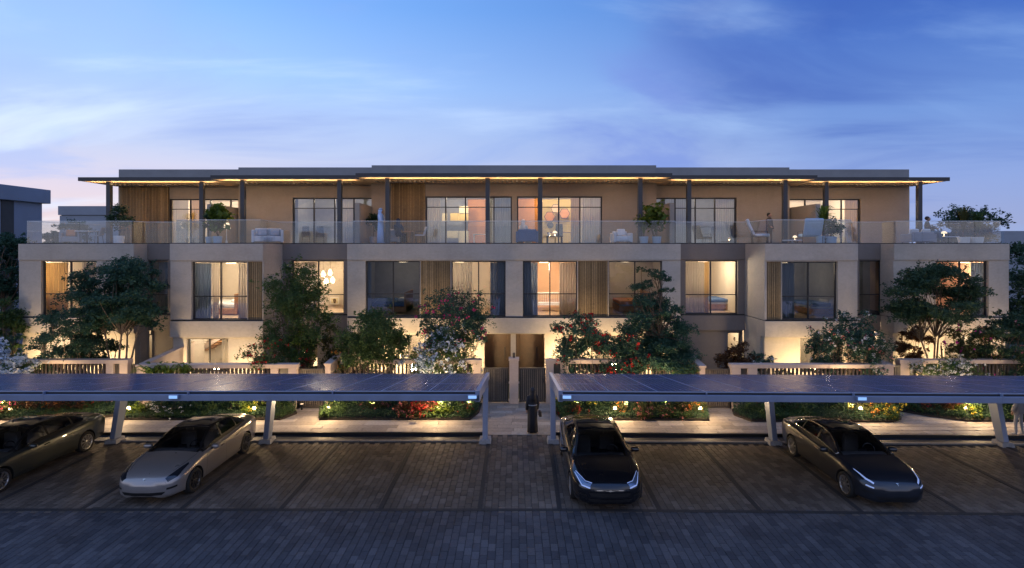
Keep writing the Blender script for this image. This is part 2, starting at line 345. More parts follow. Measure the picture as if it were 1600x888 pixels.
    def build(s, name, mats, parent=None, smooth=False, bevel=0, loc=None, sub=0, seg=2):
        o = bpy.data.objects.new(name, s.mesh(name, mats, smooth)); COL.objects.link(o)
        if parent: o.parent = parent
        if loc: o.location = loc
        if bevel:
            b = o.modifiers.new('bevel', 'BEVEL'); b.width = bevel; b.segments = seg; b.limit_method = 'ANGLE'; b.angle_limit = R(35)
            if smooth is False and seg > 1: o.data.polygons.foreach_set('use_smooth', [True] * len(o.data.polygons)); w = o.modifiers.new('wn', 'WEIGHTED_NORMAL'); w.keep_sharp = True
        if sub: m = o.modifiers.new('sub', 'SUBSURF'); m.levels = m.render_levels = sub
        return o
def light(parent, kind, loc, power, col=(1, .72, .40), size=.1, rot=(0, 0, 0), sy=None, spot=None, blend=.6):
    d = bpy.data.lights.new('lamp_light', kind); d.energy = power; d.color = col
    if kind == 'AREA':
        d.size = size
        if sy: d.shape = 'RECTANGLE'; d.size_y = sy
    else: d.shadow_soft_size = size
    if kind == 'SPOT': d.spot_size = spot or R(100); d.spot_blend = blend
    o = bpy.data.objects.new('lamp_light', d); COL.objects.link(o); o.location = loc; o.rotation_euler = rot; o.parent = parent
    return o
def leaf_mesh(name, P, size, m, up=.5, asp=.5, jit=.35, nrm=None):
    """many small folded leaves at points P (n,3)"""
    n = len(P); P = np.asarray(P, float)
    d = RNG.normal(size=(n, 3)); d[:, 2] *= .6; d /= np.linalg.norm(d, axis=1, keepdims=True)
    nn = RNG.normal(size=(n, 3)) * (1 - up); nn[:, 2] += up
    s = np.cross(d, nn); s /= (np.linalg.norm(s, axis=1, keepdims=True) + 1e-9)
    u = np.cross(s, d)
    L = size * (1 + RNG.uniform(-jit, jit, (n, 1))); Wd = L * asp * .5
    a = P - d * L * .5; b = P + d * L * .5
    c = P + s * Wd + u * L * .12; e = P - s * Wd + u * L * .12
    V = np.stack([a, c, b, e], 1).reshape(-1, 3)
    idx = np.arange(n) * 4
    Fc = np.stack([np.stack([idx, idx + 1, idx + 2], 1), np.stack([idx, idx + 2, idx + 3], 1)], 1).reshape(-1)
    me = bpy.data.meshes.new(name); me.vertices.add(n * 4); me.vertices.foreach_set('co', V.reshape(-1))
    me.loops.add(n * 6); me.loops.foreach_set('vertex_index', Fc.astype(np.int32))
    me.polygons.add(n * 2); me.polygons.foreach_set('loop_start', np.arange(n * 2, dtype=np.int32) * 3); me.polygons.foreach_set('loop_total', np.full(n * 2, 3, np.int32))
    me.materials.append(m); me.update(calc_edges=True); return me
def leaf_obj(name, P, size, m, parent, **k):
    o = bpy.data.objects.new(name, leaf_mesh(name, P, size, m, **k)); COL.objects.link(o); o.parent = parent; o['kind'] = 'stuff'; return o
# ================================================================== GROUND AND PAVING
def struct(name, mb, m, kind='structure', **k):
    o = mb.build(name, m, **k); o['kind'] = kind; return o
g = MB(); g.add([(-900, -300, -.16), (900, -300, -.16), (900, 1500, -.16), (-900, 1500, -.16)], [(0, 1, 2, 3)]); struct('ground', g, M['ground'])
def gy(x): return -max(0.0, x - 1.3) * .02          # the right half of the street line runs slightly towards the viewer
XL, XR = -21.0, 21.0
def sheet(pts, z): return MB().add([(x, y, z) for x, y in pts], [tuple(range(len(pts)))])
road = struct('road', sheet([(-60, -6), (60, -6), (60, 14.1 + gy(60)), (1.3, 14.1), (-60, 14.1)], -.024), M['joint'])
park = struct('parking_area', sheet([(-60, 14.1), (1.3, 14.1), (60, 14.1 + gy(60)), (60, 19.75 + gy(60)), (1.3, 19.75), (-60, 19.75)], -.02), M['joint'])
pav = struct('pavement', sheet([(-60, 19.75), (1.3, 19.75), (60, 19.75 + gy(60)), (60, 24.3), (-60, 24.3)], -.018), M['joint'])
garden = struct('garden_ground', sheet([(-60, 24.3), (60, 24.3), (60, 60), (-60, 60)], -.012), M['lawn'])
def paver_mesh(name, w, d, h, ch, m):
    mb = MB(); mb.add([(-w/2, -d/2, -h), (w/2, -d/2, -h), (w/2, d/2, -h), (-w/2, d/2, -h), (-w/2, -d/2, -ch), (w/2, -d/2, -ch), (w/2, d/2, -ch), (-w/2, d/2, -ch),
                       (-w/2+ch, -d/2+ch, 0), (w/2-ch, -d/2+ch, 0), (w/2-ch, d/2-ch, 0), (-w/2+ch, d/2-ch, 0)],
                      [(0, 1, 5, 4), (1, 2, 6, 5), (2, 3, 7, 6), (3, 0, 4, 7), (4, 5, 9, 8), (5, 6, 10, 9), (6, 7, 11, 10), (7, 4, 8, 11), (8, 9, 10, 11)])
    return mb, mb.mesh(name, m)
def lay(parent, spots, w, d, name, m, h=.022, ch=.006, limit=295, jz=.0022, tilt=.006):
    """the nearest pieces as single parts, the rest joined"""
    mb, me = paver_mesh(name, w, d, h, ch, m)
    spots = sorted(spots, key=lambda p: (p[1], abs(p[0])))
    rr = random.Random(3)
    rest = MB(); base = np.array(mb.v)
    allv = []; allf = []
    for k, (x, y) in enumerate(spots):
        z = rr.uniform(-jz, jz) ; tx, ty = rr.uniform(-tilt, tilt), rr.uniform(-tilt, tilt); rz = rr.uniform(-.012, .012)
        if k < limit:
            o = bpy.data.objects.new(name, me); COL.objects.link(o); o.parent = parent; o.location = (x, y, z); o.rotation_euler = (tx, ty, rz)
        else:
            v = base.copy(); c, s_ = math.cos(rz), math.sin(rz)
            vx = v[:, 0] * c - v[:, 1] * s_; vy = v[:, 0] * s_ + v[:, 1] * c
            v[:, 2] += vx * -ty + vy * tx + z; v[:, 0] = vx + x; v[:, 1] = vy + y
            allf += [tuple(i + len(allv) for i in f) for f in mb.f]; allv += [tuple(q) for q in v]
    rest.v = allv; rest.f = allf; rest.mi = [0] * len(allf)
    o = rest.build(name + '_field', m, parent); o['kind'] = 'stuff'
pw, pd = .170, .31
sr, sp = [], []
nx = int((XR - XL) / (pw + .009))
for i in range(nx):
    x = XL + (i + .5) * (pw + .009)
    off = (i % 2) * .5 * (pd + .012)
    for j in range(64):
        y = 7.2 + off + j * (pd + .012)
        lim = 14.1 + gy(x)
        if abs(x) > y * .98 + 1.6: continue
        if y < lim: sr.append((x, y))
        else:
            e = 19.0 + gy(x) if not (-.95 < x < 1.3) else 19.86
            if y + pd / 2 < e: sp.append((x, y))
# only the road rows that can be seen go in first
sr_near = [p for p in sr if p[1] > 11.25]; sr_low = [p for p in sr if p[1] <= 11.25]
lay(road, sr_near, pw, pd, 'paver', M['paver'])
for p in (sr_low,):
    mb, me = paver_mesh('paver', pw, pd, .022, .006, M['paver']); v = []; f = []
    for x, y in p:
        if y < 9.5: continue
        f += [tuple(i + len(v) for i in q) for q in mb.f]; v += [(a + x, b + y, c) for a, b, c in mb.v]
    q = MB(); q.v = v; q.f = f; q.mi = [0] * len(f); o = q.build('near_paver_field', M['paver'], road); o['kind'] = 'stuff'
lay(park, sp, pw, pd, 'paver', M['paver_bay_warmlit'])
# dark bands between the bays and along the road
for a, b in (((-30, 14.1), (1.3, 14.1)), ((1.3, 14.1), (30, 14.1 + gy(30)))):
    MB().bar((a[0], a[1], -.002), (b[0], b[1], -.002), .13, .02).build('border_strip', M['band'], park)
for k in range(9):
    x = -.90 - 2.62 * k
    MB().box(x - .062, x + .062, 14.17, 18.98, -.02, .010).build('bay_divider', M['band'], park)
for k in range(8):
    x = 1.2 + 2.62 * k
    o = MB().bar((x, 14.17 + gy(x), -.004), (x + .09, 18.98 + gy(x), -.003), .125, .025).build('bay_divider', M['band'], park)
# kerb strip, drain channel, pale slabs
for k, (x0, x1) in enumerate([(-22 + i * 1.5, -22 + i * 1.5 + 1.49) for i in range(14)] + [(1.55 + i * 1.5, 1.55 + i * 1.5 + 1.49) for i in range(13)]):
    if x1 > -1.05 and x0 < 1.3: x1 = -1.05
    xm = (x0 + x1) / 2
    q = MB().box(x0 - xm, x1 - xm, -.07, .07, -.02, .035); o = q.build('kerb_stone', M['kerb'], park, bevel=.008); o.location = (xm, 19.1 + gy(xm), 0); o.rotation_euler.z = 0 if xm < 1.3 else -.02
for x0, x1 in ((-24, -1.05), (1.4, 24)):
    xm = (x0 + x1) / 2
    q = MB().box(x0 - xm, x1 - xm, -.16, .30, -.02, .02); q.box(x0 - xm, x1 - xm, .30, .36, -.02, .12); o = q.build('drain_channel', M['channel'], park); o.location = (xm, 19.34 + gy(xm), 0); o.rotation_euler.z = 0 if xm < 1.3 else -.02
ss = []
rr = random.Random(11)
for j in range(13):
    y = 19.93 + j * .362; x = -23 + rr.uniform(0, .9)
    while x < 23:
        if not (j == 0 and not (-1.0 < x < 1.4)) or True:
            yy = y + gy(x) * max(0, 1 - j / 11)
            if yy > 19.75 + gy(x) + .1 and abs(x) < yy * 1.02 + .6: ss.append((x, yy))
        x += .957
lay(pav, ss, .95, .355, 'slab', M['slab'], ch=.004, jz=.0012, tilt=.0015, limit=295)

# ================================================================== THE TERRACE
T = thing('terraced_house_row', 'long three-storey row of pale stone houses with lit windows, glass balconies and dark canopies', 'terraced houses', (0, 27, 0))
T.location = (0, 0, 0)
ZC, ZB, ZR = 27.0, 25.8, 28.0
blocks = {'A': (-24.9, -19.1, ZC), 'RA': (-19.1, -16.52, ZR), 'B': (-16.52, -12.05, ZB), 'RB': (-12.05, -8.38, ZR), 'C': (-8.38, 8.38, ZC),
          'RD': (8.38, 12.05, ZR), 'D': (12.05, 16.52, ZB), 'RE': (16.52, 19.1, ZR), 'E': (19.1, 24.9, ZC)}
Z1, Z2, ZD = 3.37, 6.21, 7.05
def wx(a, b, Y): return PX(a, Y), PX(b, Y)
# first-floor openings: block, px left, px right, kind, wall, curtain list, light
FW = [
 ('A', 64, 150, 'w'), ('RA', 232, 262, 'w'), ('B', 299, 386, 'w'), ('RB', 455, 537, 'w'), ('C', 571, 656, 'w'), ('C', 705, 790, 'w'),
 ('C', 817, 902, 'w'), ('C', 951, 1035, 'w'), ('RD', 1071, 1153, 'w'), ('D', 1222, 1309, 'w'), ('RE', 1343, 1379, 'w'), ('E', 1462, 1545, 'w')]
SL = [('B', 387, 410), ('C', 657, 704), ('C', 903, 950), ('D', 1198, 1221), ('RA', 150, 206)][:4]
def window(x0, x1, z0, z1, Y, cols=(.5,), rows=(.42,), fr=.055, name='window', dep=.09):
    f = MB()
    e = .0015
    f.box(x0, x0 + fr, Y, Y + dep, z0, z1); f.box(x1 - fr, x1, Y, Y + dep, z0, z1)
    f.box(x0 + fr, x1 - fr, Y + e, Y + dep - e, z0, z0 + fr); f.box(x0 + fr, x1 - fr, Y + e, Y + dep - e, z1 - fr, z1)
    xs = [x0 + fr] + [x0 + (x1 - x0) * c for c in cols] + [x1 - fr]
    for c in xs[1:-1]: f.box(c - fr * .5, c + fr * .5, Y + 2 * e, Y + dep - 2 * e, z0 + fr, z1 - fr)
    zs = [z0 + fr] + [z0 + (z1 - z0) * r for r in rows] + [z1 - fr]
    w = f.build(name, M['frame'], T)
    for i in range(len(xs) - 1):
        a = xs[i] + (fr * .5 if i else 0); b = xs[i + 1] - (fr * .5 if i < len(xs) - 2 else 0)
        for k in range(len(zs) - 1):
            if 0 < k:
                q = MB().box(a, b, Y + 3 * e, Y + dep - 3 * e, zs[k] - .022, zs[k] + .022); q.build('glazing_bar', M['frame'], w)
            t = RNG.uniform(-.004, .004, 4)
            zb, zt = zs[k] + (.022 if k else 0), zs[k + 1] - (.022 if k < len(zs) - 2 else 0)
            MB().add([(a, Y + .04 + t[0], zb), (b, Y + .04 + t[1], zb), (b, Y + .04 + t[2], zt), (a, Y + .04 + t[3], zt)], [(0, 1, 2), (0, 2, 3)]).build('pane', M['glass'], w)
    return w
def room(x0, x1, y0, y1, z0, z1, wm, fm=None, back=None):
    mb = MB()
    P = [(x0, y0, z0), (x1, y0, z0), (x1, y1, z0), (x0, y1, z0), (x0, y0, z1), (x1, y0, z1), (x1, y1, z1), (x0, y1, z1)]
    mb.add(P, [(0, 1, 2, 3)], 1); mb.add(P, [(7, 6, 5, 4), (1, 5, 6, 2), (3, 7, 4, 0)], 0); mb.add(P, [(2, 6, 7, 3)], 2)
    return mb.build('room_lining', [M[wm], M[fm or 'floor_in'], M[back or wm]], T)
def battens(x0, x1, z0, z1, Y, n=None):
    n = n or max(4, int((x1 - x0) / .085)); mb = MB(); p = (x1 - x0) / n
    for i in range(n):
        mb.box(x0 + i * p + p * .12, x0 + (i + 1) * p - p * .22, Y, Y + .06, z0, z1)
    o = mb.build('timber_batten_screen', M['batten'], T); o['kind'] = 'stuff'
    bk = MB().box(x0, x1, Y + .06, Y + .10, z0, z1).build('screen_backing', M['batten_back'], T)
GW = {'A': [(64, 150, .9, 2.45)], 'RA': [(224, 238, .12, 2.3)], 'B': [(292, 357, .85, 2.47)], 'RB': [(470, 496, .12, 2.3)],
      'C': [(637, 690, .3, 2.45), (757, 798, .02, 2.5), (806, 851, .02, 2.5), (930, 972, .3, 2.4), (1020, 1043, .3, 2.3)],
      'RD': [(1137, 1158, .12, 2.42)], 'D': [(1250, 1316, .85, 2.47)], 'RE': [(1366, 1383, .12, 2.5)], 'E': [(1475, 1545, .9, 2.45)]}
for k, (x0, x1, Y) in blocks.items():
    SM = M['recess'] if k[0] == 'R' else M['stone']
    ho = [(*wx(a, b, Y + .05), Z1 + .02, Z2 - .02) for kk, a, b, _ in FW if kk == k] + [(*wx(a, b, Y + .05), Z1 + .02, Z2 - .02) for kk, a, b in SL if kk == k]
    if k in 'CBD' and k:  # join window and screen openings that touch
        pass
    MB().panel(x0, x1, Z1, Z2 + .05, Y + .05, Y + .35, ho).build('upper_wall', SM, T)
    for kk, a, b in SL:
        if kk == k: battens(*wx(a, b, Y + .05), Z1 + .02, Z2 - .02, Y + .10)
    # deck band with a shadow groove under it
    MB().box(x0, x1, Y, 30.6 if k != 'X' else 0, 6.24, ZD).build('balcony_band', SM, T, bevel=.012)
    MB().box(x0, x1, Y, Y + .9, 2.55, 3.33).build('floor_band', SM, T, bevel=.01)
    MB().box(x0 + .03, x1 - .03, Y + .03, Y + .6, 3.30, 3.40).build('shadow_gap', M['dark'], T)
    gh = [(*wx(a, b, Y + .2), z0, z1) for a, b, z0, z1 in GW[k]]
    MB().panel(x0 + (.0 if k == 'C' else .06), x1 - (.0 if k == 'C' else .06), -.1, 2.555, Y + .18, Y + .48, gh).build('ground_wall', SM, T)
    MB().box(x0 + .36, x1 - .36, Y + .9, 35.9, 3.02, 3.32).build('floor_slab', M['dark'], T)
# returns of the projecting blocks
for s in (-1, 1):
    for xf, Y in ((12.05, ZB), (16.52, ZB), (19.1, ZC), (24.9, ZC), (8.38, ZC)):
        inner = xf in (12.05, 19.1)
        a, b = (xf, xf + .3) if inner else (xf - .3, xf)
        if s < 0: a, b = -b, -a
        yb = 36 if xf == 24.9 else ZR + .045
        MB().box(a, b, Y + .352, yb, Z1, Z2 + .05).build('upper_wall_return', M['stone'], T)
        MB().box(a, b, Y + .482, yb + (0 if xf == 24.9 else .13), -.1, 2.555).build('ground_wall_return', M['stone'], T)
        if xf != 24.9: MB().box(a, b, Y + .902, ZR + .001, 2.56, 3.33).build('floor_band_return', M['stone'], T)
        if xf == 24.9: MB().box(a, b, Y + .902, 36, 2.56, 3.33).build('floor_band', M['stone'], T)
def lamp_pendant(x, y, z, p, label, style='disc', col=(1, .82, .58)):
    t = thing('ceiling_lamp', label, 'ceiling lamp', (x, y, z))
    if style == 'disc':
        MB().lathe([(.22, 0), (.24, .03), (.24, .06), (.2, .07)], n=20).build('lamp_shade', M['bulb_soft'], t)
        light(t, 'POINT', (0, 0, -.22), p * (2.8 if p > 20 else 1.3), col, .2)
    else:
        MB().tube([(0, 0, .7), (0, 0, .16)], .006, 5).build('cord', M['dark'], t)
        MB().lathe([(.03, .16), (.09, .06), (.13, -.05), (.10, -.15), (.03, -.2)], n=12).build('lamp_shade', M['bulb_soft'], t)
        light(t, 'POINT', (0, 0, -.3), p * 1.5, col, .1)
    return t
def curtain(x0, x1, y, z0, z1, label, m='curtain', amp=.035, waves=None):
    n = max(8, int((x1 - x0) / .025)); w = waves or (x1 - x0) / .13; ph = random.uniform(0, 6); vs = []
    fl = random.uniform(.9, 1.0)
    for k, z in enumerate((z0, (z0 + z1) / 2, z1)):
        for i in range(n + 1):
            u = i / n; q = x0 + (x1 - x0) * u
            vs.append((q, y + amp * (1.25 - .3 * k) * math.sin(u * w * 2 * math.pi + ph + .5 * math.sin(u * 9)) + .01 * math.sin(u * 40), z))
    fs = [(k * (n + 1) + i, k * (n + 1) + i + 1, (k + 1) * (n + 1) + i + 1, (k + 1) * (n + 1) + i) for k in range(2) for i in range(n)]
    o = MB().add(vs, fs).build('curtain', M[m], smooth=True)
    so = o.modifiers.new('thickness', 'SOLIDIFY'); so.thickness = .004
    return tag(o, label, 'curtain')
# first-floor windows and rooms behind them:  wall, back, light W, lamp style/px, curtains
RM = [
 ('A', 64, 150, 'wall_in', 85, [(64, 106, 'curtain_gold', 'gold pleated curtain filling the left half of the far-left first-floor window'), (128, 149, 'curtain', 'cream curtain at the right side of the far-left first-floor window behind the tree')]),
 ('RA', 232, 262, 'wall_in', 12, [(248, 262, 'curtain_grey', 'dim curtain in the narrow window left of the second first-floor bay')]),
 ('B', 299, 386, 'wall_in', 110, [(299, 330, 'curtain_grey', 'grey-blue curtain on the left of the bedroom window in the left projecting bay'), (331, 342, 'curtain', 'cream curtain gathered beside the mullion in the left projecting bay'), (372, 385, 'curtain', 'white curtain at the right edge of the bedroom window in the left projecting bay')]),
 ('RB', 455, 537, 'wall_in', 130, [(455, 494, 'curtain', 'cream curtain behind the tall leafy tree in the window with hanging glass lamps')]),
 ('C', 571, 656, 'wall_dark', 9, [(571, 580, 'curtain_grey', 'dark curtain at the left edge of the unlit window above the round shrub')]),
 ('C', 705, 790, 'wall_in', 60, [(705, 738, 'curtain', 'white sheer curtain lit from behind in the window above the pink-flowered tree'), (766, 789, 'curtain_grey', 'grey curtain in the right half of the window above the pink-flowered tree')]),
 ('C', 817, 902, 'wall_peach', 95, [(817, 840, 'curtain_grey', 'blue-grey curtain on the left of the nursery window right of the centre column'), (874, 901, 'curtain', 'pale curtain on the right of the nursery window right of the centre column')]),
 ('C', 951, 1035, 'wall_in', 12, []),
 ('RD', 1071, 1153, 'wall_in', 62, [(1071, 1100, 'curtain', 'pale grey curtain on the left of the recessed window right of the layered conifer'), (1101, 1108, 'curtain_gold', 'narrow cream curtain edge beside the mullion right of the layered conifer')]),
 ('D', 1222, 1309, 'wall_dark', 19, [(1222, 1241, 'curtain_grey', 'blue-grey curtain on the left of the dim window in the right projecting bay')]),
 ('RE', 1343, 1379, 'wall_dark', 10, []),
 ('E', 1462, 1545, 'wall_peach', 60, [(1517, 1545, 'curtain_grey', 'grey curtain on the right of the far-right first-floor window')]),
]
LAMPS = {('A', 64): (85, 'disc', 'round ceiling lamp glowing behind the gold curtain in the far-left window'), ('B', 299): (361, 'disc', 'shallow ceiling lamp in the bedroom of the left projecting bay'),
 ('C', 705): (718, 'disc', 'ring-shaped ceiling lamp behind the white curtain above the pink-flowered tree'), ('C', 817): (850, 'disc', 'flat ceiling lamp in the peach-walled nursery right of the centre column'),
 ('RD', 1071): (1098, 'disc', 'ceiling lamp in the recessed bedroom right of the layered conifer'), ('E', 1462): (1505, 'disc', 'ceiling lamp in the far-right first-floor room'),
 ('RB', 455): (505, 'pend', 'tallest clear pendant lamp in the window behind the leafy tree')}
for k, a, b, wm, pw_, cur in RM:
    Y = blocks[k][2] + .05; x0, x1 = wx(a, b, Y)
    cols = (.5,) if b - a > 60 else ()
    if k == 'C' and b - a > 60 or k == 'A': rows = (.405,)
    elif k in 'BD': rows = (.40,)
    else: rows = (.36,)
    window(x0, x1, Z1 + .02, Z2 - .02, Y + .14, cols, rows)
    xa, xb = blocks[k][0] + .32, blocks[k][1] - .32
    ext = 1.3 if b - a > 60 else .4
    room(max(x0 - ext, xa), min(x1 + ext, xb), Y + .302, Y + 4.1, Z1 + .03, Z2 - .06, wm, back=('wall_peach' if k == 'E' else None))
    for c0, c1, cm, lb in cur:
        curtain(PX(c0, Y + .38), PX(c1, Y + .38), Y + .40, Z1 + .05, Z2 - .1, lb, cm)
    lp = LAMPS.get((k, a))
    if lp:
        yl = Y + 1.25; lamp_pendant(min(max(PX(lp[0], yl), xa + .5), xb - .5), yl, Z2 - (.15 if lp[1] == 'disc' else .75), pw_, lp[2], lp[1])
    else:
        yl = Y + 2.6; lamp_pendant((x0 + x1) / 2, yl, Z2 - .15, pw_, {('RA', 232): 'small ceiling lamp in the narrow room left of the second bay', ('C', 571): 'unlit-looking faint ceiling lamp in the dark blue room above the round shrub', ('C', 951): 'dim ceiling lamp in the brownish room behind the conifer top', ('D', 1222): 'dim ceiling lamp in the room with the framed blue picture', ('RE', 1343): 'faint ceiling lamp in the narrow grey window right of the right bay'}[(k, a)])
for i, (px, py, lb) in enumerate([(516, 425, 'small clear pendant lamp hanging right of the tallest one behind the leafy tree'), (510, 440, 'lowest pendant lamp in the cluster behind the leafy tree'), (520, 437, 'pendant lamp nearest the right window frame behind the leafy tree')]):
    Y = 29.6; lamp_pendant(PX(px, Y), Y, PZ(py, Y), 12, lb, 'pend')
# ground-floor windows and doors
for k, lst in GW.items():
    Y = blocks[k][2] + .18
    for a, b, z0, z1 in lst:
        x0, x1 = wx(a, b, Y + .02); z0 = max(z0, .0)
        if (k == 'C' and a in (757, 806)):
            q = MB().panel(x0 - .25, x1 + .25, -.02, 2.7, Y + 1.9, Y + 2.0, [(x0 + .2, x1 - .2, 0, 2.3)]); q.build('porch_back_wall', M['door'], T)
            MB().box(x0 - .12, x0 - .001, Y + .303, Y + 1.9, -.02, 2.7).build('porch_side', M['door'], T); MB().box(x1 + .001, x1 + .12, Y + .303, Y + 1.9, -.02, 2.7).build('porch_side', M['door'], T)
            MB().box(x0, x1, Y + .303, Y + 1.9, 2.52, 2.7).build('porch_ceiling', M['door'], T)
            d = MB().box(x0 + .2, x1 - .2, Y + 1.93, Y + 1.98, 0, 2.3).build('door', M['door'], T, bevel=.01)
            MB().box(x1 - .35, x1 - .31, Y + 1.86, Y + 1.93, .8, 1.5).build('handle', M['frame'], d)
            t = thing('porch_lamp', f'small recessed downlight in the ceiling of the {"left" if a == 757 else "right"} central porch', 'downlight', ((x0 + x1) / 2, Y + 1.0, 2.49))
            MB().lathe([(.07, .02), (.07, 0), (.05, -.01)], n=12).build('lens', M['bulb_soft'], t); light(t, 'POINT', (0, 0, -.1), 24, size=.05)
            continue
        lit = {('A', 64): 70, ('B', 292): 45, ('C', 637): 50, ('C', 930): 35, ('C', 1020): 30, ('RD', 1137): 22, ('D', 1250): 40, ('RE', 1366): 30, ('E', 1475): 55, ('RA', 224): 16, ('RB', 470): 6}[(k, a)]
        window(x0, x1, z0, z1, Y + .16, (.5,) if b - a > 40 else (), (), name='window')
        room(x0 - .5, x1 + .5, Y + .302, Y + 3.4, -.02, 2.9, 'wall_in')
        lamp_pendant((x0 + x1) / 2 if a not in (1250, 1366) else x1 + .28, Y + 1.7, 2.6, lit, {('A', 64): 'ceiling lamp in the bright ground-floor room behind the far-left garden trees', ('B', 292): 'ceiling lamp over the stair in the ground-floor room of the left bay', ('C', 637): 'ceiling lamp seen through the yellow-lit door behind the white-flowered bush', ('C', 930): 'ceiling lamp in the ground-floor room behind the red-flowered bushes', ('C', 1020): 'ceiling lamp in the ground-floor room behind the conifer trunk', ('RD', 1137): 'ceiling lamp inside the narrow lit window right of centre', ('D', 1250): 'ceiling lamp in the ground-floor room of the right bay', ('RE', 1366): 'ceiling lamp in the tall yellow-lit window right of the right bay', ('E', 1475): 'ceiling lamp in the ground-floor room behind the far-right trees', ('RA', 224): 'ceiling lamp behind the narrow orange-lit door at the left', ('RB', 470): 'faint ceiling lamp in the entry behind the tall leafy tree'}[(k, a)])
        if (k, a) in (('B', 292), ('E', 1475)): curtain(x1 - .55, x1 - .06, Y + .45, .3 if z0 < .5 else z0, z1, 'white curtain at the right of the ' + ('ground-floor window in the left bay' if k == 'B' else 'far-right ground-floor window'))
# stair seen through the left bay's ground-floor window
st = thing('staircase', 'timber stair rising behind the ground-floor window of the left bay', 'stairs', (PX(325, 28.3), 28.3, 0))
for i in range(9): MB().box(-1.0 + i * .24, -.74 + i * .24, 0, .9, 1.0 + i * .15, 1.05 + i * .15).build('tread', M['wood'], st)
MB().bar((-1.1, -.02, 1.05), (1.2, -.02, 2.5), .05, .2).build('stringer', M['stone_light'], st)

# ---- top storey
UP = [(-7.95, 7.95, 30.0), (-15.8, -7.95, 30.8), (7.95, 15.8, 30.8), (-23.25, -15.8, 31.6), (15.8, 23.25, 31.6)]
UW = {0: [(665, 800), (808, 941)], 1: [(457, 582)], 2: [(1024, 1151)], 3: [(264, 377)], 4: [(1231, 1345)]}
US = {0: [(611, 664)], 3: [(187, 263)]}
ZS = 10.44
for i, (x0, x1, Y) in enumerate(UP):
    ho = [(*wx(a, b, Y), ZD + .01, 9.72) for a, b in UW[i]]
    MB().panel(x0, x1, ZD, ZS + .1, Y, Y + .3, ho).build('penthouse_wall', M['stucco'], T)
    for a, b in US.get(i, []): battens(*wx(a, b, Y - .1), ZD + .01, ZS, Y - .105)
    MB().box(x0, x1, Y + .02, 36.2 + i * .01, 10.62, 11.46).build('roof_parapet', M['roof_grey'], T, bevel=.01)
    yf = Y - 2.75; xa, xb = (x0, x1) if i == 0 else ((x0 - .15 if i == 3 else x0, x1 - .04) if i in (1, 3) else (x0 + .04, x1 + .15 if i == 4 else x1))
    if i == 0: xa, xb = -8.03, 8.03
    elif i == 1: xa, xb = -15.84, -8.035
    elif i == 2: xa, xb = 8.035, 15.84
    elif i == 3: xa, xb = -23.4, -15.845
    else: xa, xb = 15.845, 23.4
    cn = MB().box(xa, xb, yf, yf + .10, ZS, ZS + .2); cn.box(xa, xb, yf + .1, Y + .02, ZS + .05, ZS + .19); cn.build('roof_canopy', M['fascia'], T)
    MB().box(xa + .01, xb - .01, yf + .11, Y - .002, ZS + .01, ZS + .048).build('soffit', M['soffit'], T)
    MB().box(xa + .25, xb - .25, yf + .14, yf + .42, ZS - .012, ZS + .008).build('led_strip', M['strip'], T)
    light(T, 'AREA', ((xa + xb) / 2, yf + .45, ZS - .16), (xb - xa) * 5.0, (1, .66, .34), xb - xa - .8, (R(180), 0, 0), sy=.06)
    sl = MB(); n = int((xb - xa - 1.2) / .26)
    for q in range(n): sl.box(xa + .6 + q * .26, xa + .6 + q * .26 + .09, yf + 1.5, yf + 2.3, ZS - .045, ZS + .008)
    o = sl.build('soffit_louvre', M['louvre'], T); o['kind'] = 'stuff'
    for q in range(3):      # small recessed downlights along the soffit
        xl = xa + (xb - xa) * (q + .5) / 3
        if i == 0 and q == 1: xl = 0
        light(T, 'AREA', (xl, yf + .5, ZS - .03), 8 if i else 9, (1, .74, .48), .12, (R(28), 0, 0), sy=2.0 if False else None)
for s in (-1, 1):
    MB().box(*sorted((s * 23.25, s * 22.95)), 31.9, 36, ZD, 10.5).build('penthouse_return', M['stucco'], T)
    MB().box(*sorted((s * 7.95, s * 7.65)), 30.302, 30.8, ZD, 10.5).build('penthouse_return', M['stucco'], T)
    MB().box(*sorted((s * 15.8, s * 15.5)), 31.102, 31.6, ZD, 10.5).build('penthouse_return', M['stucco'], T)
for px, Y in [(171, 29.25), (316, 29.25), (380, 28.45), (531, 28.45), (606, 27.7), (762, 27.7), (844, 27.7), (1000, 27.7), (1076, 28.45), (1226, 28.45), (1290, 29.25), (1436, 29.25)]:
    x = PX(px, Y); MB().box(x - .11, x + .11, Y - .11, Y + .11, ZD, ZS).build('canopy_post', M['post'], T, bevel=.008)
UR = [(0, 665, 800, 'wall_dark', 105, (.23, .46, .70, .79)), (0, 808, 941, 'wall_in', 95, (.25, .49, .74)), (1, 457, 582, 'wall_dark', 45, (.26, .52, .76)), (2, 1024, 1151, 'wall_dark', 40, (.25, .50, .74)), (3, 264, 377, 'wall_in', 170, (.28, .56, .84)), (4, 1231, 1345, 'wall_in', 150, (.25, .5, .75))]
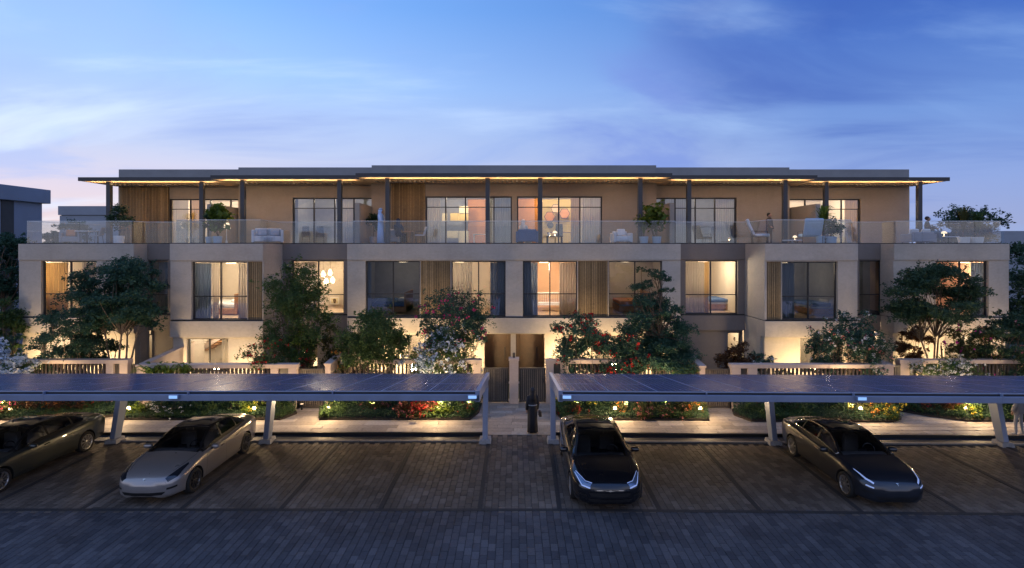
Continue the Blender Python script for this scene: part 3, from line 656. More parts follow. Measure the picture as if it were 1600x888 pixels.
for i, a, b, wm, p, cols in UR:
    Y = UP[i][2]; x0, x1 = wx(a, b, Y); window(x0, x1, ZD + .01, 9.72, Y + .10, cols, (.775,), fr=.07)
    room(x0 - .35, x1 + .02 if a == 665 else x1 + .35, Y + .302, Y + 4.6, ZD + .005, 9.95, wm, back=None)
    nm = {665: 'left central', 808: 'right central', 457: 'dim left', 1024: 'dim right', 264: 'bright far-left', 1231: 'bright far-right'}[a]
    for q in (.3, .7):
        t = thing('ceiling_lamp', f'flat ceiling lamp on the {"left" if q < .5 else "right"} in the {nm} top-floor room', 'ceiling lamp', (x0 + (x1 - x0) * q, Y + 2.2, 9.9))
        MB().lathe([(.2, .0), (.22, .03), (.18, .04)], n=18).build('lamp_shade', M['bulb_soft'], t); light(t, 'POINT', (0, 0, -.15), p * .9, (1, .84, .60), .15)
for a, b, i, m, lb in [(665, 688, 0, 'curtain', 'cream curtain at the left edge of the left central top-floor window'), (772, 799, 0, 'curtain_grey', 'grey curtain at the right end of the left central top-floor window'), (892, 905, 0, 'curtain_gold', 'tan curtain in the middle of the right central top-floor window'), (909, 940, 0, 'curtain', 'mauve-white curtain at the right of the right central top-floor window'),
    (457, 466, 1, 'curtain_grey', 'thin curtain at the left of the dim left top-floor window'), (536, 556, 1, 'curtain', 'pale curtain behind the post in the dim left top-floor window'), (1118, 1150, 2, 'curtain', 'pale blue curtain at the right of the dim right top-floor window'), (1026, 1072, 2, 'curtain_grey', 'blue curtain behind the potted tree in the dim right top-floor window'),
    (267, 294, 3, 'curtain', 'white curtain at the left of the bright far-left top-floor window'), (297, 312, 3, 'curtain_gold', 'second cream curtain in the bright far-left top-floor window'), (1320, 1343, 4, 'curtain_gold', 'gold curtain at the right of the bright far-right top-floor window')]:
    Y = UP[i][2] + .45; curtain(PX(a, Y), PX(b, Y), Y, ZD + .02, 9.8, lb, m, .04)
for px0, px1, Y, m, lb in ((731, 762, 34.0, 'wall_orange', 'orange-brown timber wall panel right of the yellow cabinet'), (800, 842, 33.5, 'wall_orange', 'orange wall panel behind the man seated in the blue armchair'), (846, 892, 33.9, 'art_yellow', 'yellow wall panel behind the hexagons')):
    t = thing('feature_wall', lb, 'wall panel', (PX((px0 + px1) / 2, Y), Y, ZD)); w = (PX(px1, Y) - PX(px0, Y)) / 2; MB().box(-w, w, 0, .06, .01, 2.85).build('wall_face', M[m], t)
# privacy walls between the balconies
for px, yf, yb, up in ((327, 28.3, 31.6, 319), (558, 27.6, 30.8, 317), (1050, 27.6, 30.8, 317), (1278, 28.3, 31.6, 319)):
    x = PX(px, yf); MB().box(x - .12, x + .12, yf, yb - .002, ZD, 9.16).build('privacy_wall', M['stucco'], T)
# balustrades
def rail(p0, p1):
    p0, p1 = Vector(p0), Vector(p1); L = (p1 - p0).length; n = max(1, round(L / 1.35)); d = (p1 - p0) / n; u = d.normalized()
    b = MB().bar((*p0, ZD + .02), (*p1, ZD + .02), .05, .05).build('glass_balustrade', M['frame'], T)
    for k in range(n):
        a = p0 + d * k + u * .008; c = p0 + d * (k + 1) - u * .008
        MB().bar((*a, 7.65), (*c, 7.65), .016, 1.09).build('glass_panel', M['glass_rail'], b)
        MB().bar((*a, 8.205), (*c, 8.205), .02, .022).build('top_edge', M['rail_edge'], b)
E_ = .16
for s in (-1, 1):
    pts = [(s*24.6, 32.4), (s*24.6, ZC + E_), (s*19.3, ZC + E_), (s*19.3, ZR + E_), (s*16.3, ZR + E_), (s*16.3, ZB + E_), (s*12.25, ZB + E_), (s*12.25, ZR + E_), (s*8.15, ZR + E_), (s*8.15, ZC + E_), (0, ZC + E_)]
    for a, b in zip(pts, pts[1:]): rail(a, b)

# ================================================================== NEIGHBOURING BUILDINGS
nb = thing('neighbour_building', 'blue-grey flat-roofed building with a brown vertical strip at the far left edge', 'building', (-34, 32, 0))
def loc(mb, t): # world coordinates to the root's
    mb.v = [(a - t.location[0], b - t.location[1], c - t.location[2]) for a, b, c in mb.v]; return mb
loc(MB().box(-46, -31.25, 26, 35.6, 0, 9.9), nb).build('wall', M['neigh'], nb)
loc(MB().box(-46, -31.0, 25.5, 36, 9.78, 10.7), nb).build('roof_parapet', M['neigh'], nb, bevel=.03)
loc(MB().box(-31.3, -31.2, 32.75, 33.55, 0, 9.76), nb).build('cladding_strip', M['neigh_d'], nb)
nb2 = thing('neighbour_building', 'low distant grey block with a shadow line behind the left balcony', 'building', (-46, 62, 0))
loc(MB().box(-50.7, -40, 60, 70, 0, 10.4), nb2).build('wall', M['neigh'], nb2)
loc(MB().box(-50.8, -39.9, 59.9, 70.1, 10.46, 11.45), nb2).build('roof_parapet', M['neigh'], nb2)
loc(MB().box(-50.6, -40.1, 60.1, 69.9, 10.38, 10.48), nb2).build('shadow_gap', M['dark'], nb2)
nb3 = thing('neighbour_building', 'dark distant flat-roofed house beyond the trees at the right edge', 'building', (60, 66, 0))
loc(MB().box(60.2, 84, 66, 78, 0, 7.2), nb3).build('wall', M['neigh'], nb3)
loc(MB().box(60, 84.2, 65.8, 78.2, 7.26, 8.85), nb3).build('roof_parapet', M['neigh'], nb3)
# ================================================================== GARDEN WALLS, RAILS AND GATES
def fence(x0, x1, Y, cap_px, label, piers):
    """low wall, balusters, stone cap; piers: (xa, xb) blocks with a letter slot between pairs"""
    zc = 1.93; t = thing('garden_fence', label, 'fence', ((x0 + x1) / 2, Y, 0), group='low stone garden fences along the pavement'); cx = t.location.x
    L = lambda v: v - cx
    MB().box(L(x0), L(x1), -.12, .12, 0, .45).build('base_wall', M['stone_light'], t, bevel=.008)
    MB().box(L(x0) - .03, L(x1) + .03, -.17, .17, zc - .17, zc).build('cap_stone', M['stone_light'], t, bevel=.01)
    for a, b in piers: MB().box(L(a), L(b), -.16, .16, 0, zc - .172).build('pier', M['stone_light'], t, bevel=.006)
    me = None; x = x0 + .12
    while x < x1 - .1:
        if not any(a - .08 < x < b + .08 for a, b in piers) and not any(abs((a2 + b1) / 2 - x) < .28 for (a1, b1), (a2, b2) in zip(piers, piers[1:]) if a2 - b1 < .5):
            if me is None:
                o = MB().box(-.034, .034, -.045, .045, .45, zc - .17).build('baluster', M['balus'], t, bevel=.004); me = o.data
            else: o = bpy.data.objects.new('baluster', me); COL.objects.link(o); o.parent = t
            o.location.x = L(x)
        x += .17
    for (a1, b1), (a2, b2) in zip(piers, piers[1:]):
        if a2 - b1 < .5: MB().box(L(b1), L(a2), -.05, .05, 0, zc - .172).build('slot_panel', M['gate_frame'], t)
    return t
fence(-24.9, -17.0, 23.8, 0, 'stone fence behind dark shrubs at the far left, ending in a paired pier', [(-17.95, -17.62), (-17.35, -17.0)])
fence(-15.85, -9.2, 22.9, 0, 'stone fence before the left projecting bay, between the plain walls and the gate', [(-15.85, -15.55), (-10.3, -9.98), (-9.55, -9.2)])
fence(-7.6, -1.45, 23.8, 0, 'stone fence behind the round shrub, left of the central gates', [(-1.8, -1.45)])
fence(1.42, 7.75, 23.8, 0, 'stone fence behind the red-flowered bushes, right of the central gates', [(1.42, 1.75), (2.05, 2.4)])
fence(9.22, 15.9, 22.9, 0, 'stone fence before the right projecting bay with lit plants behind its balusters', [(9.22, 9.6), (9.9, 10.3), (15.5, 15.9)])
fence(17.0, 24.9, 23.8, 0, 'stone fence at the far right under the white-flowered bush', [(17.0, 17.4), (17.7, 18.1)])
cp = thing('gate_pier', 'pale stone pier with a dark cap between the two central gates', 'pier', (PX(803, 23.8), 23.8, 0))
MB().box(-.2, .2, -.16, .16, 0, 1.88).build('pier_shaft', M['stone_light'], cp, bevel=.006); MB().box(-.23, .23, -.19, .19, 1.88, 2.0).build('pier_cap', M['stone_light'], cp, bevel=.01)
MB().lathe([(.05, 2.0), (.06, 2.02), (.06, 2.2), (.03, 2.22)], n=12).build('pier_lamp', M['gate_frame'], cp)
for x, Y, lb in ((-8.0, 22.9, 'left garden divider'), (8.0, 22.9, 'right garden divider'), (-15.95 + .0, 22.9, None), (16.0, 22.9, None)):
    pass
def divider(x, y0, y1, z0, z1, label):
    t = thing('garden_wall', label, 'garden wall', (x, y0, 0))
    mb = MB().add([(-.12, 0, 0), (.12, 0, 0), (.12, y1 - y0, 0), (-.12, y1 - y0, 0), (-.12, 0, z0), (.12, 0, z0), (.12, y1 - y0, z1), (-.12, y1 - y0, z1)],
                  [(0, 3, 2, 1), (4, 5, 6, 7), (0, 1, 5, 4), (1, 2, 6, 5), (2, 3, 7, 6), (3, 0, 4, 7)]); mb.build('wall_body', M['stone_light'], t, bevel=.008)
    mb = MB().bar((0, -.03, z0 + .03), (0, y1 - y0, z1 + .03), .32, .09); mb.build('coping', M['stone_light'], t, bevel=.008)
divider(-7.95, 22.95, 26.95, 1.85, 2.1, 'dividing garden wall with sloping cap left of the round shrub')
divider(8.05, 22.95, 26.95, 1.75, 2.1, 'dividing garden wall with sloping bright cap right of the conifer')
divider(-16.1, 23.1, 26.9, 1.75, 2.1, 'dividing garden wall behind the green fan-leaved plants at the left')
divider(16.2, 23.1, 26.9, 1.75, 2.1, 'dividing garden wall left of the far-right fence')
def gate(x0, x1, Y, h, label):
    t = thing('garden_gate', label, 'gate', ((x0 + x1) / 2, Y, 0), group='dark slatted garden gates'); w = (x1 - x0) / 2
    MB().box(-w, -w + .05, -.03, .03, .03, h).box(w - .05, w, -.03, .03, .03, h).box(-w + .05, w - .05, -.028, .028, h - .07, h).box(-w + .05, w - .05, -.028, .028, .05, .12).build('gate_frame', M['gate_frame'], t)
    n = int((2 * w - .14) / .085); me = None
    for i in range(n):
        if me is None: o = MB().box(-.026, .026, -.02, .02, .12, h - .07).build('slat', M['gate'], t); me = o.data
        else: o = bpy.data.objects.new('slat', me); COL.objects.link(o); o.parent = t
        o.location.x = -w + .1 + i * (2 * w - .2) / (n - 1)
    MB().box(-w + .05, w - .05, .022, .03, .1, h - .05).build('backing', M['dark'], t)
    MB().box(w - .12, w - .09, -.07, -.03, .9, 1.1).build('handle', M['frame'], t)
gate(-1.35, -.24, 23.8, 1.55, 'dark slatted gate left of the central stone pier'); gate(.24, 1.4, 23.8, 1.55, 'dark slatted gate right of the central stone pier, behind the walking woman')
gate(-9.18, -8.12, 22.95, 1.7, 'dark slatted gate beside the left bay, seen under the left carport'); gate(8.17, 9.2, 22.95, 1.7, 'dark slatted gate seen under the right carport beside the long bed')
gate(-16.95, -16.25, 23.85, 1.7, 'dark slatted gate behind the fence pier at the far left'); gate(16.35, 16.95, 23.6, 1.7, 'dark slatted gate between the right bay and the far-right fence')
for x0, x1, Y, lb in ((-24.6, -17.4, 24.15, 'low hedge behind the far-left fence'), (-15.5, -9.6, 23.25, 'low hedge behind the fence of the left bay'), (-7.4, -1.7, 24.15, 'low hedge behind the fence left of the central gates'), (1.9, 7.5, 24.15, 'low hedge behind the fence right of the central gates'), (9.6, 15.6, 23.25, 'low hedge behind the fence of the right bay'), (17.4, 24.6, 24.15, 'low hedge behind the far-right fence')):
    t = thing('garden_hedge', lb, 'hedge', ((x0 + x1) / 2, Y, 0)); n = int((x1 - x0) * 1500)
    X = RNG.uniform(x0 - t.location.x, x1 - t.location.x, n); hz = 1.25 + .25 * np.sin(X * 1.7 + x0) + .12 * np.sin(X * 5)
    MB().box(x0 - t.location.x, x1 - t.location.x, -.06, .06, 0, .7).build('hedge_stems', M['bark'], t)
    leaf_obj('foliage', np.stack([X, RNG.normal(size=n) * .17, RNG.uniform(.08, 1, n) ** .8 * hz], 1), .10, M['leaf_mid' if x0 in (-15.5, 9.6) else 'leaf_dark'], t, up=.35)
# ---- lamps in the garden: uplights washing the walls, and bollards in the beds
def uplight(x, y, power, label, aim=(0, 1, .62), size=.5, col=(1, .70, .36)):
    t = thing('garden_uplight', label, 'uplight', (x, y, 0), group='uplights in the front gardens')
    MB().lathe([(.03, 0), (.03, .12), (.07, .14), (.08, .24), (.07, .25)], n=12).build('lamp_body', M['dark'], t); MB().lathe([(.066, .251), (.066, .256)], n=12).build('lens', M['bulb_dim'], t)
    q = Vector(aim).to_track_quat('-Z', 'Y').to_euler()
    l = light(t, 'AREA', (0, 0, .32), power, col, size, q); l.data.spread = R(96)
WASH = [(-23.6, 26.1, 75), (-21.4, 26.1, 75), (-19.9, 26.1, 45), (-15.7, 24.9, 50), (-13.0, 24.9, 55), (-6.7, 26.1, 85), (-5.6, 26.1, 85), (-3.6, 26.1, 85), (-2.1, 26.1, 75), (2.2, 26.1, 85), (3.9, 26.1, 75), (5.6, 26.1, 75), (6.7, 26.1, 85),
        (13.3, 24.9, 55), (14.4, 24.9, 45), (15.8, 24.9, 30), (20.2, 26.1, 60), (22.2, 26.1, 70), (24.0, 26.1, 50), (-11.2, 26.8, 3), (17.6, 27.2, 14), (10.0, 27.2, .8)]
WL = ['at the far left corner of the row', 'behind the small tree at the far left', 'behind the big dark tree at the left', 'at the left end of the left bay', 'at the right end of the left bay', 'beside the divider left of the round shrub', 'behind the round shrub', 'behind the white-flowered bush', 'just left of the left porch', 'just right of the right porch', 'behind the first red-flowered bush', 'behind the second red-flowered bush', 'behind the conifer', 'at the left end of the right bay', 'in the middle of the right bay', 'at the right end of the right bay', 'left of the far-right tree stems', 'behind the far-right tree', 'at the far right corner of the row', 'weak, behind the tall leafy tree', 'in the recess right of the right bay', 'weak, in the recess right of the conifer']
for (x, y, p), lb in zip(WASH, WL): uplight(x, y - .9, p * 0.68, 'small black uplight ' + lb)
for px, Y, p, lb in ((90, 23.5, 16, 'under the small layered tree at the left'), (185, 23.5, 16, 'under the big dark tree at the left'), (20, 23.0, 14, 'under the white bushes at the left edge'), (440, 23.4, 22, 'under the tall leafy tree'), (478, 23.2, 16, 'beside the yellow-green shrub'), (530, 23.1, 10, 'at the sloping wall left of the round shrub'), (585, 22.9, 22, 'under the round shrub'), (690, 22.8, 26, 'under the white-blue bush'), (735, 23.0, 14, 'at the right end of the white-blue bush'),
    (900, 22.9, 20, 'under the first red-flowered tree'), (975, 22.9, 18, 'under the second red-flowered tree'), (1035, 23.2, 18, 'under the layered conifer'), (1150, 23.4, 8, 'under the rust-brown shrub'), (1320, 22.5, 22, 'under the pale pink tree before the right bay'), (1455, 23.3, 18, 'under the large airy tree'), (1500, 22.7, 14, 'under the white bush at the far right'), (1580, 23.0, 14, 'under the dark pink-blossomed tree')):
    uplight(PX(px, Y), Y - .45, p * 1.9, 'small black plant spotlight ' + lb, aim=(0, .55, 1), size=.12)
def bollard(px, py, p, lb):
    Y = 22.0; x = PX(px, Y); z = max(.35, PZ(py, Y))
    t = thing('garden_spike_lamp', lb, 'garden lamp', (x, Y - .15, 0), group='small glowing lamps in the front beds')
    MB().tube([(0, 0, 0), (0, 0, z - .05)], .018, 7).build('spike', M['dark'], t); MB().lathe([(.03, z - .06), (.06, z - .05), (.065, z), (.04, z + .05), (.01, z + .06)], n=12).build('bulb', M['bulb'], t)
    light(t, 'POINT', (0, -.55, z + .55), p * 1.9, (1, .68, .36), .06)  # light floats ahead of and above the bulb, placed to brighten the pavement
for a in ((22, 640, 40, 'glowing spike lamp at the far left edge behind the dark green car'), (205, 637, 50, 'glowing spike lamp beside the second left carport post'), (400, 636, 50, 'glowing spike lamp right of the silver car roof'), (515, 637, 55, 'glowing spike lamp at the left end of the red-flowered bed'),
          (685, 638, 60, 'glowing spike lamp at the right end of the red-flowered bed'), (960, 637, 60, 'glowing spike lamp behind the black car'), (1092, 638, 50, 'glowing spike lamp at the right end of the long bed'), (1341, 640, 50, 'glowing spike lamp among yellow flowers above the dark blue car'), (1504, 640, 65, 'starry bright spike lamp in the far-right bed')): bollard(*a)

# ================================================================== CARPORTS
def solar_mat():
    m, t, b = newmat('solar_cells'); c = N(t, 'ShaderNodeTexCoord'); s = N(t, 'ShaderNodeSeparateXYZ'); t.links.new(c.outputs['Object'], s.inputs[0])
    def line(o, p, w): return M_(t, 'LESS_THAN', M_(t, 'ABSOLUTE', M_(t, 'SUBTRACT', M_(t, 'FRACT', M_(t, 'DIVIDE', o, p)), .5)), w)
    l = M_(t, 'MAXIMUM', line(s.outputs[0], .158, .035), line(s.outputs[1], .158, .03)); g = line(s.outputs[0], .0395, .05)
    n = N(t, 'ShaderNodeTexNoise', inp={'Scale': 1.5, 'Detail': 4.0}); t.links.new(c.outputs['Object'], n.inputs['Vector'])
    base = ramp(t, [(.3, (.036, .050, .125)), (.7, (.050, .066, .16))], n.outputs[0], 'LINEAR').outputs[0]
    base = mixc(t, M_(t, 'MULTIPLY', g, .25), base, (.12, .14, .2, 1)); base = mixc(t, M_(t, 'MULTIPLY', l, .7), base, (.42, .47, .58, 1))
    t.links.new(base, b.inputs['Base Color']); b.inputs['Specular IOR Level'].default_value = .42
    n2 = N(t, 'ShaderNodeTexNoise', inp={'Scale': .9, 'Detail': 3.0}); t.links.new(c.outputs['Object'], n2.inputs['Vector']); t.links.new(M_(t, 'MULTIPLY_ADD', n2.outputs[0], .05, .24), b.inputs['Roughness'])
    return m
M['solar'] = solar_mat()
def carport(name_label, xs, xe, posts, side, rz, lamps):
    """xs = open end by the footpath, xe = far end; posts are x positions"""
    ox, oy = xs, 19.07
    t = thing('solar_carport', name_label, 'carport', (ox, oy, 0), rz)
    Yb, Yf, zb, zf = 19.9 - oy, 14.42 - oy, 2.21, 3.04
    sl = (zf - zb) / (Yf - Yb)                        # slope along y
    zt = lambda y: zb + (y - Yb) * sl
    x0, x1 = sorted((0, xe - xs))
    pwid = 1.285; n = int((x1 - x0) / pwid); rows = 3; dlen = (Yb - Yf) / rows
    ang = math.atan(sl); pm = None
    mb = MB(); w2, d2 = pwid / 2 - .002, dlen / math.cos(ang) / 2 - .002
    mb.box(-w2, w2, -d2, d2, -.035, 0, 1); mb.box(-w2 + .018, w2 - .018, -d2 + .018, d2 - .018, .0, .0015, 0)
    me = mb.mesh('solar_panel', [M['solar'], M['metal']])
    for i in range(n):
        for k in range(rows):
            o = bpy.data.objects.new('solar_panel', me); COL.objects.link(o); o.parent = t
            xx = (i + .5) * pwid + .06; xx = xx if side > 0 else -xx
            yy = Yf + (k + .5) * dlen
            o.location = (xx, yy, zt(yy)); o.rotation_euler = (ang, RNG.uniform(-.0035, .0035), 0); o.rotation_euler.x += RNG.uniform(-.002, .002)
    for y in (Yf + .5, Yf + 1.9, Yf + 3.6, Yb - .35):  # purlins
        MB().box(x0 + .05, x1 - .05, y - .05, y + .05, zt(y) - .15, zt(y) - .045).build('purlin', M['metal'], t)
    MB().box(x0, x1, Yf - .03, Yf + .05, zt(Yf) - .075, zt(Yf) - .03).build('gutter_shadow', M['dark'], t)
    q = MB()
    seg = 6.4; a = x0
    MB().box(x0, x1, Yf - .10, Yf + .02, zt(Yf) - .245, zt(Yf) - .077).build('front_beam', M['metal'], t, bevel=.008)
    for k in range(1, int((x1 - x0) / 3.85) + 1):
        xx = k * 3.85 * side + .06 * side; MB().box(xx - .012, xx + .012, Yf - .105, Yf + .02, zt(Yf) - .25, zt(Yf) - .0).build('joint_plate', M['metal'], t)
    for y in (Yb + .02,): MB().box(x0, x1, y, y + .06, zt(y) - .16, zt(y) - .02).build('rear_beam', M['metal'], t)
    e0, e1 = (0 - .02, .10) if side > 0 else (-.10, .02)
    eb = MB().add([(e0, Yf - .10, zt(Yf) - .27), (e1, Yf - .10, zt(Yf) - .27), (e1, Yb + .1, zt(Yb) - .22), (e0, Yb + .1, zt(Yb) - .22), (e0, Yf - .10, zt(Yf) + .03), (e1, Yf - .10, zt(Yf) + .03), (e1, Yb + .1, zt(Yb) + .02), (e0, Yb + .1, zt(Yb) + .02)],
                  [(0, 3, 2, 1), (4, 5, 6, 7), (0, 1, 5, 4), (1, 2, 6, 5), (2, 3, 7, 6), (3, 0, 4, 7)]); eb.build('end_beam', M['metal'], t, bevel=.01)
    for px_ in posts:
        x = px_ - xs
        w = .09
        pm_ = MB().add([(x - w, -.17, .1), (x + w, -.17, .1), (x + w, .15, .1), (x - w, .15, .1), (x - w, .28, 2.12), (x + w, .28, 2.12), (x + w, .70, 1.98), (x - w, .70, 1.98)],
                       [(0, 3, 2, 1), (4, 5, 6, 7), (0, 1, 5, 4), (1, 2, 6, 5), (2, 3, 7, 6), (3, 0, 4, 7)])
        p = pm_.build('post', M['metal'], t, bevel=.012)
        ya = Yf + .1
        MB().add([(x - w, ya, zt(ya) - .26), (x + w, ya, zt(ya) - .26), (x + w, .72, zt(.72) - .42), (x - w, .72, zt(.72) - .42), (x - w, ya, zt(ya) - .16), (x + w, ya, zt(ya) - .16), (x + w, .72, zt(.72) - .16), (x - w, .72, zt(.72) - .16)],
                 [(0, 3, 2, 1), (4, 5, 6, 7), (0, 1, 5, 4), (1, 2, 6, 5), (2, 3, 7, 6), (3, 0, 4, 7)]).build('cantilever_arm', M['metal'], p, bevel=.01)
        MB().box(x - .22, x + .22, -.26, .24, -.02, .14, tx=.86, ty=.86).build('footing', M['conc'], p, bevel=.015)
    for lx in lamps:
        x = lx - xs
        MB().box(x - .13, x + .13, Yf - .20, Yf - .102, zt(Yf) - .17, zt(Yf) - .06).build('light_housing', M['metal'], t, bevel=.01)
        MB().box(x - .11, x + .11, Yf - .205, Yf - .2002, zt(Yf) - .155, zt(Yf) - .075).build('light_lens', M['cool_lamp'], t)
carport('solar-panelled carport on the left, ending beside the central footpath', -.93, -24.2, [-20.6, -14.14, -8.74, -1.02], -1, 0, [PX(277, 14.4), -1.1])
carport('solar-panelled carport on the right over the black and dark blue cars', 1.30, 24.5, [1.39, 9.12, 17.05, 23.6], 1, -.02, [1.5, PX(1348, 14.2)])

# ================================================================== TREES AND SHRUBS
def limb(mb, a, b, r0, r1, n=6, bow=.12, rr=random):
    a, b = Vector(a), Vector(b); L = (b - a).length; off = Vector((rr.uniform(-1, 1), rr.uniform(-1, 1), rr.uniform(0, .8))) * L * bow
    pts = [a.lerp(b, t) + off * math.sin(math.pi * t) for t in (0, .25, .5, .75, 1)]
    mb.tube(pts, [r0 + (r1 - r0) * t for t in (0, .25, .5, .75, 1)], n, cap=False); return pts
def tree(name, label, cat, x, y, z0, ch, crown, leaf='dark', pads=26, per=380, size=.085, stems=1, sr=.07, bark='bark', flat=.55, fl=None, nfl=0, flsize=.07, group=None, seed=1, asp=.5, up=.5, shape='ell', padr=.30, lo=-1.0, spread=.5):
    """crown = (centre z, half width, half height); ch = height at which the stems fork"""
    t = thing(name, label, cat, (x, y, z0), group=group); rr = random.Random(seed); cz, rx, rz = crown; rx *= 1.16; rz *= 1.12; ry = rx * .8; per = int(per * 1.12); size *= 1.2
    stem = MB(); forks = []
    for s in range(stems):
        a = rr.uniform(0, 6.28); q = spread * rx if stems > 1 else .12 * rx
        top = Vector((math.cos(a) * q * rr.uniform(.5, 1), math.sin(a) * q * .5, max(ch, .1) * rr.uniform(.85, 1.1)))
        base = Vector((math.cos(a) * sr * 1.2 * (stems > 1), math.sin(a) * sr * (stems > 1), -.05))
        pts = limb(stem, base, top, sr, sr * .62, 8, .06, rr); forks.append(pts[-1])
    P = []; cen = []
    for k in range(pads):
        for _ in range(60):
            u = Vector((rr.uniform(-1, 1), rr.uniform(-1, 1), rr.uniform(lo, 1)))
            if shape == 'cone': lim = 1 - .66 * (u.z + 1) / 2; ok = math.hypot(u.x, u.y) < lim and math.hypot(u.x, u.y) > lim * .15
            elif shape == 'umb': ok = math.hypot(u.x, u.y) < 1 and u.length < 1.25 and u.z > -.2 - .5 * (1 - abs(u.x))
            else: ok = .35 < u.length < 1
            if ok: break
        c = Vector((u.x * rx * .88, u.y * ry * .88, cz + u.z * rz * .88)); cen.append(c)
        f = min(forks, key=lambda q: (q - c).length)
        st = f if c.z > f.z - .3 or shape == 'umb' else Vector((f.x * .4, f.y * .4, max(.1, c.z * .75)))
        limb(stem, st, c, sr * .42, .008, 5, .14, rr)
        r = rx * padr * rr.uniform(.6, 1.25) * (1.0 if shape != 'cone' else (1.25 - .7 * (u.z + 1) / 2))
        n = int(per * (r / (rx * padr)) ** 2)
        d = RNG.normal(size=(n, 3)); d /= np.linalg.norm(d, axis=1, keepdims=True); d *= (RNG.uniform(0, 1, (n, 1)) ** .42) * r * (1 + .22 * RNG.normal(size=(n, 1)))
        d[:, 2] *= flat
        # break each pad into sprays
        kk = RNG.normal(size=(max(3, n // 28), 3)) * r * .55; kk[:, 2] *= flat
        near = kk[RNG.integers(0, len(kk), n)]
        w = RNG.uniform(0, 1, (n, 1)) < .6
        d = np.where(w, near + RNG.normal(size=(n, 3)) * r * .13, d)
        P.append(d + np.array(c))
    P = np.concatenate(P)
    stem.build('trunk', M[bark], t, smooth=True)
    leaf_obj('crown', P, size, M['leaf_' + leaf], t, asp=asp, up=up)
    if fl and nfl:
        for color, cnt in (fl if isinstance(fl, list) else [(fl, nfl)]):
            q = P[RNG.integers(0, len(P), cnt * 3)]; c0 = np.array([0, 0, cz])
            rad = np.linalg.norm((q - c0) / np.array([rx, ry, rz]), axis=1) - .35 * q[:, 1] / ry
            q = q[np.argsort(-rad)[:cnt]]
            q = np.repeat(q, 7, 0) + RNG.normal(size=(cnt * 7, 3)) * flsize * .38
            leaf_obj('blossom', q, flsize * .8, M['fl_' + color], t, asp=.85, up=.3)
    return t
def tp(px0, px1, py0, py1, Y): # crown box in the photo -> x, cz, rx, rz
    return PX((px0 + px1) / 2, Y), (PZ(py0, Y) + PZ(py1, Y)) / 2, (px1 - px0) / 2 * Y / F, (py1 - py0) / 2 * Y / F
def plant(name, label, cat, box, Y, ch, **k):
    x, cz, rx, rz = tp(*box, Y); return tree(name, label, cat, x, Y, 0, ch, (cz, rx, rz), **k)
plant('garden_tree', 'big dark spreading tree with pale forked stems before the left wing', 'tree', (124, 252, 396, 530), 24.7, 2.9, leaf='teal', pads=62, per=520, size=.10, stems=4, sr=.055, bark='bark_pale', flat=.42, seed=3, padr=.25, spread=.35, lo=-.75)
plant('garden_tree', 'small layered dark tree at the left with bright wall behind it', 'tree', (42, 160, 478, 576), 24.5, 1.0, leaf='teal', pads=38, per=330, size=.085, stems=2, sr=.04, flat=.42, seed=5, padr=.24)
plant('garden_tree', 'dark rounded shrub-tree between the two dark trees at the left', 'tree', (125, 185, 488, 570), 25.2, .7, leaf='dark', pads=20, per=300, size=.08, stems=3, sr=.03, seed=8)
plant('garden_tree', 'tall dark tree at the left edge beside the neighbour building', 'tree', (-25, 42, 362, 480), 28.5, 4.0, leaf='teal', pads=34, per=420, size=.11, sr=.10, seed=9)
plant('garden_tree', 'dense mid-green bushy tree at the lower left edge', 'tree', (-30, 34, 470, 570), 26.5, 1.0, leaf='mid', pads=34, per=380, size=.085, stems=3, sr=.05, seed=10)
plant('flowering_bush', 'blue-white flowering bush at the left edge', 'bush', (-20, 44, 522, 590), 24.4, .4, leaf='teal', pads=26, per=260, size=.07, stems=4, sr=.02, fl='bluewhite', nfl=330, flsize=.16, seed=11)
plant('flowering_bush', 'white flowering bush just behind the left carport at the left edge', 'bush', (-10, 62, 562, 600), 23.2, .3, leaf='mid', pads=22, per=220, size=.065, stems=4, sr=.02, fl='white', nfl=380, flsize=.14, seed=12)
plant('garden_tree', 'tall leafy green tree before the window with pendant lamps', 'tree', (414, 516, 415, 560), 24.9, 1.2, leaf='mid', pads=66, per=330, size=.085, stems=3, sr=.045, flat=.9, seed=13, padr=.24)
plant('garden_tree', 'slender green shrub between the leafy tree and the round shrub', 'shrub', (502, 548, 505, 585), 24.6, .6, leaf='olive', pads=22, per=220, size=.07, stems=3, sr=.02, flat=.9, seed=14)
plant('flowering_bush', 'red-flowered bush below the tall leafy tree', 'bush', (383, 470, 532, 585), 23.8, .4, leaf='mid', pads=26, per=220, size=.07, stems=4, sr=.02, fl='red', nfl=46, flsize=.11, seed=15)
plant('garden_shrub', 'yellow-green lit shrub in front of the recess wall', 'shrub', (446, 492, 512, 570), 24.2, .5, leaf='lime', pads=16, per=120, size=.07, stems=3, sr=.015, flat=1, seed=16)
plant('garden_shrub', 'round dense shrub-tree silhouetted against the bright wall', 'shrub', (532, 634, 486, 600), 24.1, .9, leaf='mid', pads=74, per=430, size=.085, stems=7, sr=.022, flat=.9, seed=17, padr=.22, up=.2, asp=.38, lo=-.35)
plant('flowering_tree', 'upright tree with pink blossoms before the window with the ring lamp', 'tree', (655, 768, 450, 552), 24.4, 1.6, leaf='teal', pads=46, per=300, size=.08, stems=4, sr=.03, flat=.95, fl='pink', nfl=70, flsize=.13, seed=18, up=.3, padr=.24)
plant('flowering_bush', 'wide bush with white-blue blossoms left of the left porch', 'bush', (640, 755, 520, 598), 23.9, .5, leaf='mid', pads=46, per=260, size=.075, stems=6, sr=.02, flat=.9, fl='bluewhite', nfl=230, flsize=.14, seed=19, padr=.24)
